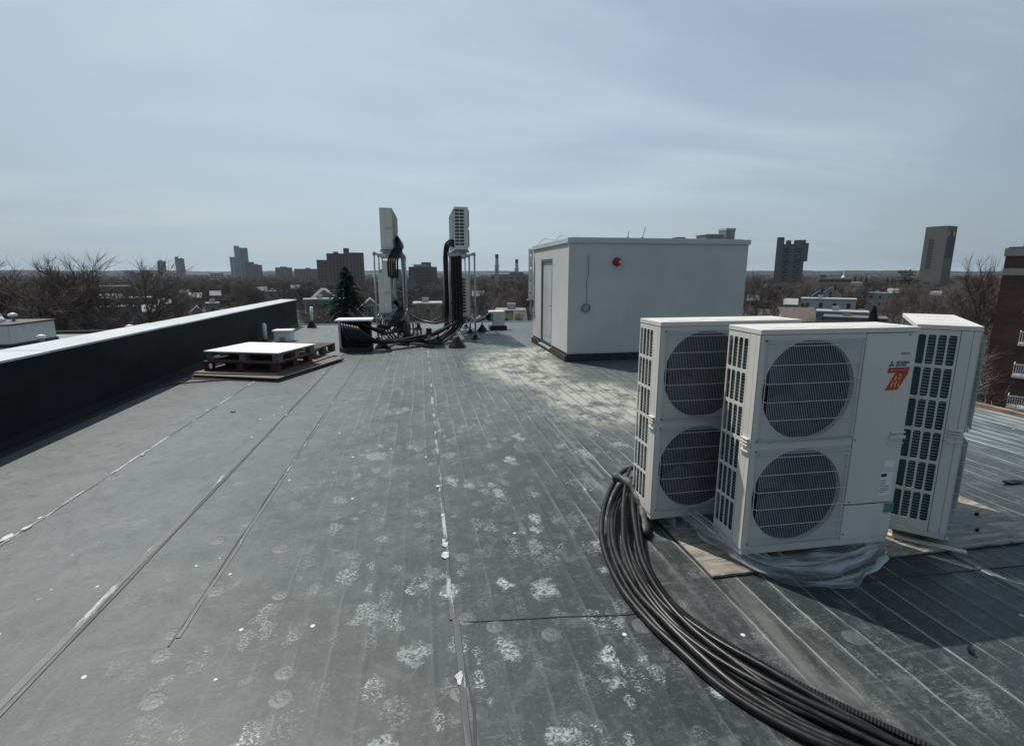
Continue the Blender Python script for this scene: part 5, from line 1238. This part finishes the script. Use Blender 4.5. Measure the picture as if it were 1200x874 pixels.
for px0, px1, py, d, wm_, lb_ in ((145,158,318,900,'tower_bluelight','flat pale block on the far left skyline'),(166,175,317.5,900,'tower_bluelight','second flat pale block on the far left skyline'),(152,170,320,850,'tower_grey','low grey block between the pale blocks on the left skyline'),(446,470,316,800,'tower_grey','grey block low behind the left rack'),(246,262,321,800,'flat_white','long white warehouse roof left of the glass cluster')):
    t, w, h = tower(px0,px1,py,d,20,wm_,lb_,0,'building','low_building'); bx('wall',wm_,t,-w/2,w/2,0,18,0,h); grid(t,w,h,4,2,h-8,h-1,ww=.4); bx('roof_edge','tower_grey',t,-w/2-.2,w/2+.2,-.3,18.2,h+.01,h+.6)

# ================================================================= THE WOODED NEIGHBOURHOOD
rn = random.Random(44); GW = 'bare trees of the neighbourhood'
cnt = 0; tries = 0; placed = []
def blocked(px, d, hgt, halfpx):
    for (a, b_, pb, dd) in KEEP:
        if d < dd+6 and px+halfpx*.45 > a and px-halfpx*.45 < b_:
            topy = 322 - (GZ+hgt-CAM_H)/.001664/d if d else 0
            if topy < pb: return True
    return False
for (a_, b_, pb_, dd_) in list(KEEP):
    if dd_ < 60: continue
    for q in range(1 + int((b_-a_) > 14) + int((b_-a_) > 40)):
        px = rn.uniform(a_-2, b_+2); d = dd_ - rn.uniform(7, 14); hg = top_h(pb_+rn.uniform(1,6), d, px)
        if hg < 3.5: continue
        tree(at_ground(px, d), hg, rn.randrange(7), 'bare brown deciduous tree of the wooded neighbourhood beyond the roof', GW, light=(rn.random() < .4), wide=rn.uniform(1.0,1.5)*(1.3 if hg < 8 else 1)); cnt += 1
while cnt < 276 and tries < 12000:
    tries += 1
    px = rn.uniform(-70, 1270); d = 27*math.exp(rn.random()**.9*2.2)
    if 635 < px < 850 and (d < 60 or rn.random() < .6): continue
    if px < 330 and d < 45: continue
    if px > 1100 and d < 75: continue
    hgt = rn.uniform(10, 14.5) if d > 60 else rn.uniform(8.5, 11.8)
    # keep crowns below the skyline
    hgt = min(hgt, (CAM_H - GZ) + (-.001664*d*rn.uniform(1,13)))
    if hgt < 5: continue
    half = hgt*.30/d*FPX
    if blocked(px, d, hgt, half): continue
    if any(abs(px-q)*d/FPX < 2.6 and abs(d-e) < 5 for q, e in placed): continue
    placed.append((px, d))
    x_, y_, z_ = at_ground(px, d)
    tree((x_, y_, z_), hgt, rn.randrange(7), 'bare brown deciduous tree of the wooded neighbourhood beyond the roof', GW, light=(rn.random() < .28), wide=rn.uniform(.95,1.35)); cnt += 1
print('trees', cnt, tries)
# undergrowth: pale bare brush close below the roof edge
def brush(px, d, hgt, wd, label):
    r2 = random.Random(int(px*7+d)); tw = MB()
    for k in range(900):
        a = r2.random()*6.28; q = wd*math.sqrt(r2.random()); p = Vector((q*math.cos(a), q*math.sin(a), hgt*r2.random()**.7*(1-.5*(q/wd)**2))); d_ = Vector((r2.gauss(0,.6), r2.gauss(0,.6), r2.random()+.25)).normalized(); L = r2.uniform(.5,1.4); s_ = d_.cross(Vector((r2.gauss(0,1), r2.gauss(0,1), .2))).normalized()*.02
        tw.add([p-s_, p+s_, p+d_*L+s_*.4, p+d_*L-s_*.4], [(0,1,2,3)])
    st = MB()
    for k in range(7): st.tube([(r2.gauss(0,.2),r2.gauss(0,.2),-.2),(r2.gauss(0,wd*.3),r2.gauss(0,wd*.3),hgt*.5),(r2.gauss(0,wd*.5),r2.gauss(0,wd*.5),hgt*.9)],[.07,.04,.015],4,False)
    t = thing('bare_shrub', at_ground(px, d), label, 'shrub', 'tall pale brush below the far roof edge'); st.obj('stem','bark',t); tw.obj('crown','twig_light',t)
for px, d, py, wd, lb_ in ((372,30,357,2.0,'pale brush left of the spruce behind the parapet end'),(428,31,356,1.6,'pale brush between spruce and left rack'),(500,27,350,2.0,'pale brush seen between the two racks'),(470,29,354,1.5,'pale brush behind the left rack'),(568,30,356,1.8,'pale brush behind the vent housing'),(1166,30,446,1.8,'low brown brush below the brick block at the roof edge'),(345,31,352,1.6,'pale brush behind the end of the parapet')): brush(px, d, top_h(py,d,px), wd, lb_)
# the far wood that reads as one mass
wt_, ww_ = build_tree(501, 11.0, .46, .9, .25, 1.6, .16)
src = MB(); src.v = wt_.v[:]; src.f = wt_.f[:]; src.add(ww_.v, ww_.f)
wood_tree = src.mesh('wood_tree', 'twig')
first = put('bare_tree', wood_tree, None, at_ground(300, 262), .4, .8); tag(first, 'bare brown deciduous tree of the wooded neighbourhood beyond the roof', 'tree', GW)
pts = []
for k in range(9000):
    px = rn.uniform(-120, 1330); d = 235*math.exp(rn.random()*2.6)
    x_, y_, _ = at_ground(px, d); z_ = GZ + (min(1, (d-900)/2600)*10 if d > 900 else 0)
    if blocked(px, d, 10, 5/d*FPX): continue
    pts.append((x_, y_, z_))
wm_ = bpy.data.meshes.new('far_wood'); wm_.from_pydata(pts, [], []); wo = bpy.data.objects.new('far_wood', wm_); COL.objects.link(wo); tag(wo, 'brown leafless woods stretching to the skyline', 'woods', None, 'stuff')
ng = bpy.data.node_groups.new('scatter', 'GeometryNodeTree'); ng.interface.new_socket('Geometry', in_out='INPUT', socket_type='NodeSocketGeometry'); ng.interface.new_socket('Geometry', in_out='OUTPUT', socket_type='NodeSocketGeometry')
gi = ng.nodes.new('NodeGroupInput'); go = ng.nodes.new('NodeGroupOutput'); iop = ng.nodes.new('GeometryNodeInstanceOnPoints'); oi = ng.nodes.new('GeometryNodeObjectInfo'); oi.inputs['Object'].default_value = first; oi.inputs['As Instance'].default_value = True
r1 = ng.nodes.new('FunctionNodeRandomValue'); r1.data_type = 'FLOAT_VECTOR'; r1.inputs[0].default_value = (0,0,0); r1.inputs[1].default_value = (0,0,6.28)
r2_ = ng.nodes.new('FunctionNodeRandomValue'); r2_.data_type = 'FLOAT_VECTOR'; r2_.inputs[0].default_value = (.9,.9,.55); r2_.inputs[1].default_value = (1.6,1.6,1.0)
m2p = ng.nodes.new('GeometryNodeMeshToPoints')
L = ng.links.new; L(gi.outputs[0], m2p.inputs[0]); L(m2p.outputs[0], iop.inputs['Points']); L(oi.outputs['Geometry'], iop.inputs['Instance']); L(r1.outputs[0], iop.inputs['Rotation']); L(r2_.outputs[0], iop.inputs['Scale']); L(iop.outputs[0], go.inputs[0])
md = wo.modifiers.new('scatter', 'NODES'); md.node_group = ng

# ================================================================= HAZE
hm = bpy.data.materials.new('haze'); hm.use_nodes = True; ht = hm.node_tree; ht.nodes.clear()
ho = ht.nodes.new('ShaderNodeOutputMaterial'); hv = ht.nodes.new('ShaderNodeVolumePrincipled'); hv.inputs['Color'].default_value = (.78,.90,1,1); hv.inputs['Density'].default_value = 0.000075; hv.inputs['Anisotropy'].default_value = 0.2
ht.links.new(hv.outputs[0], ho.inputs['Volume'])
hz_o = MB().box(-11800,11800,-11800,11800,-62,112).obj('haze', hm, None); tag(hz_o, kind='stuff')
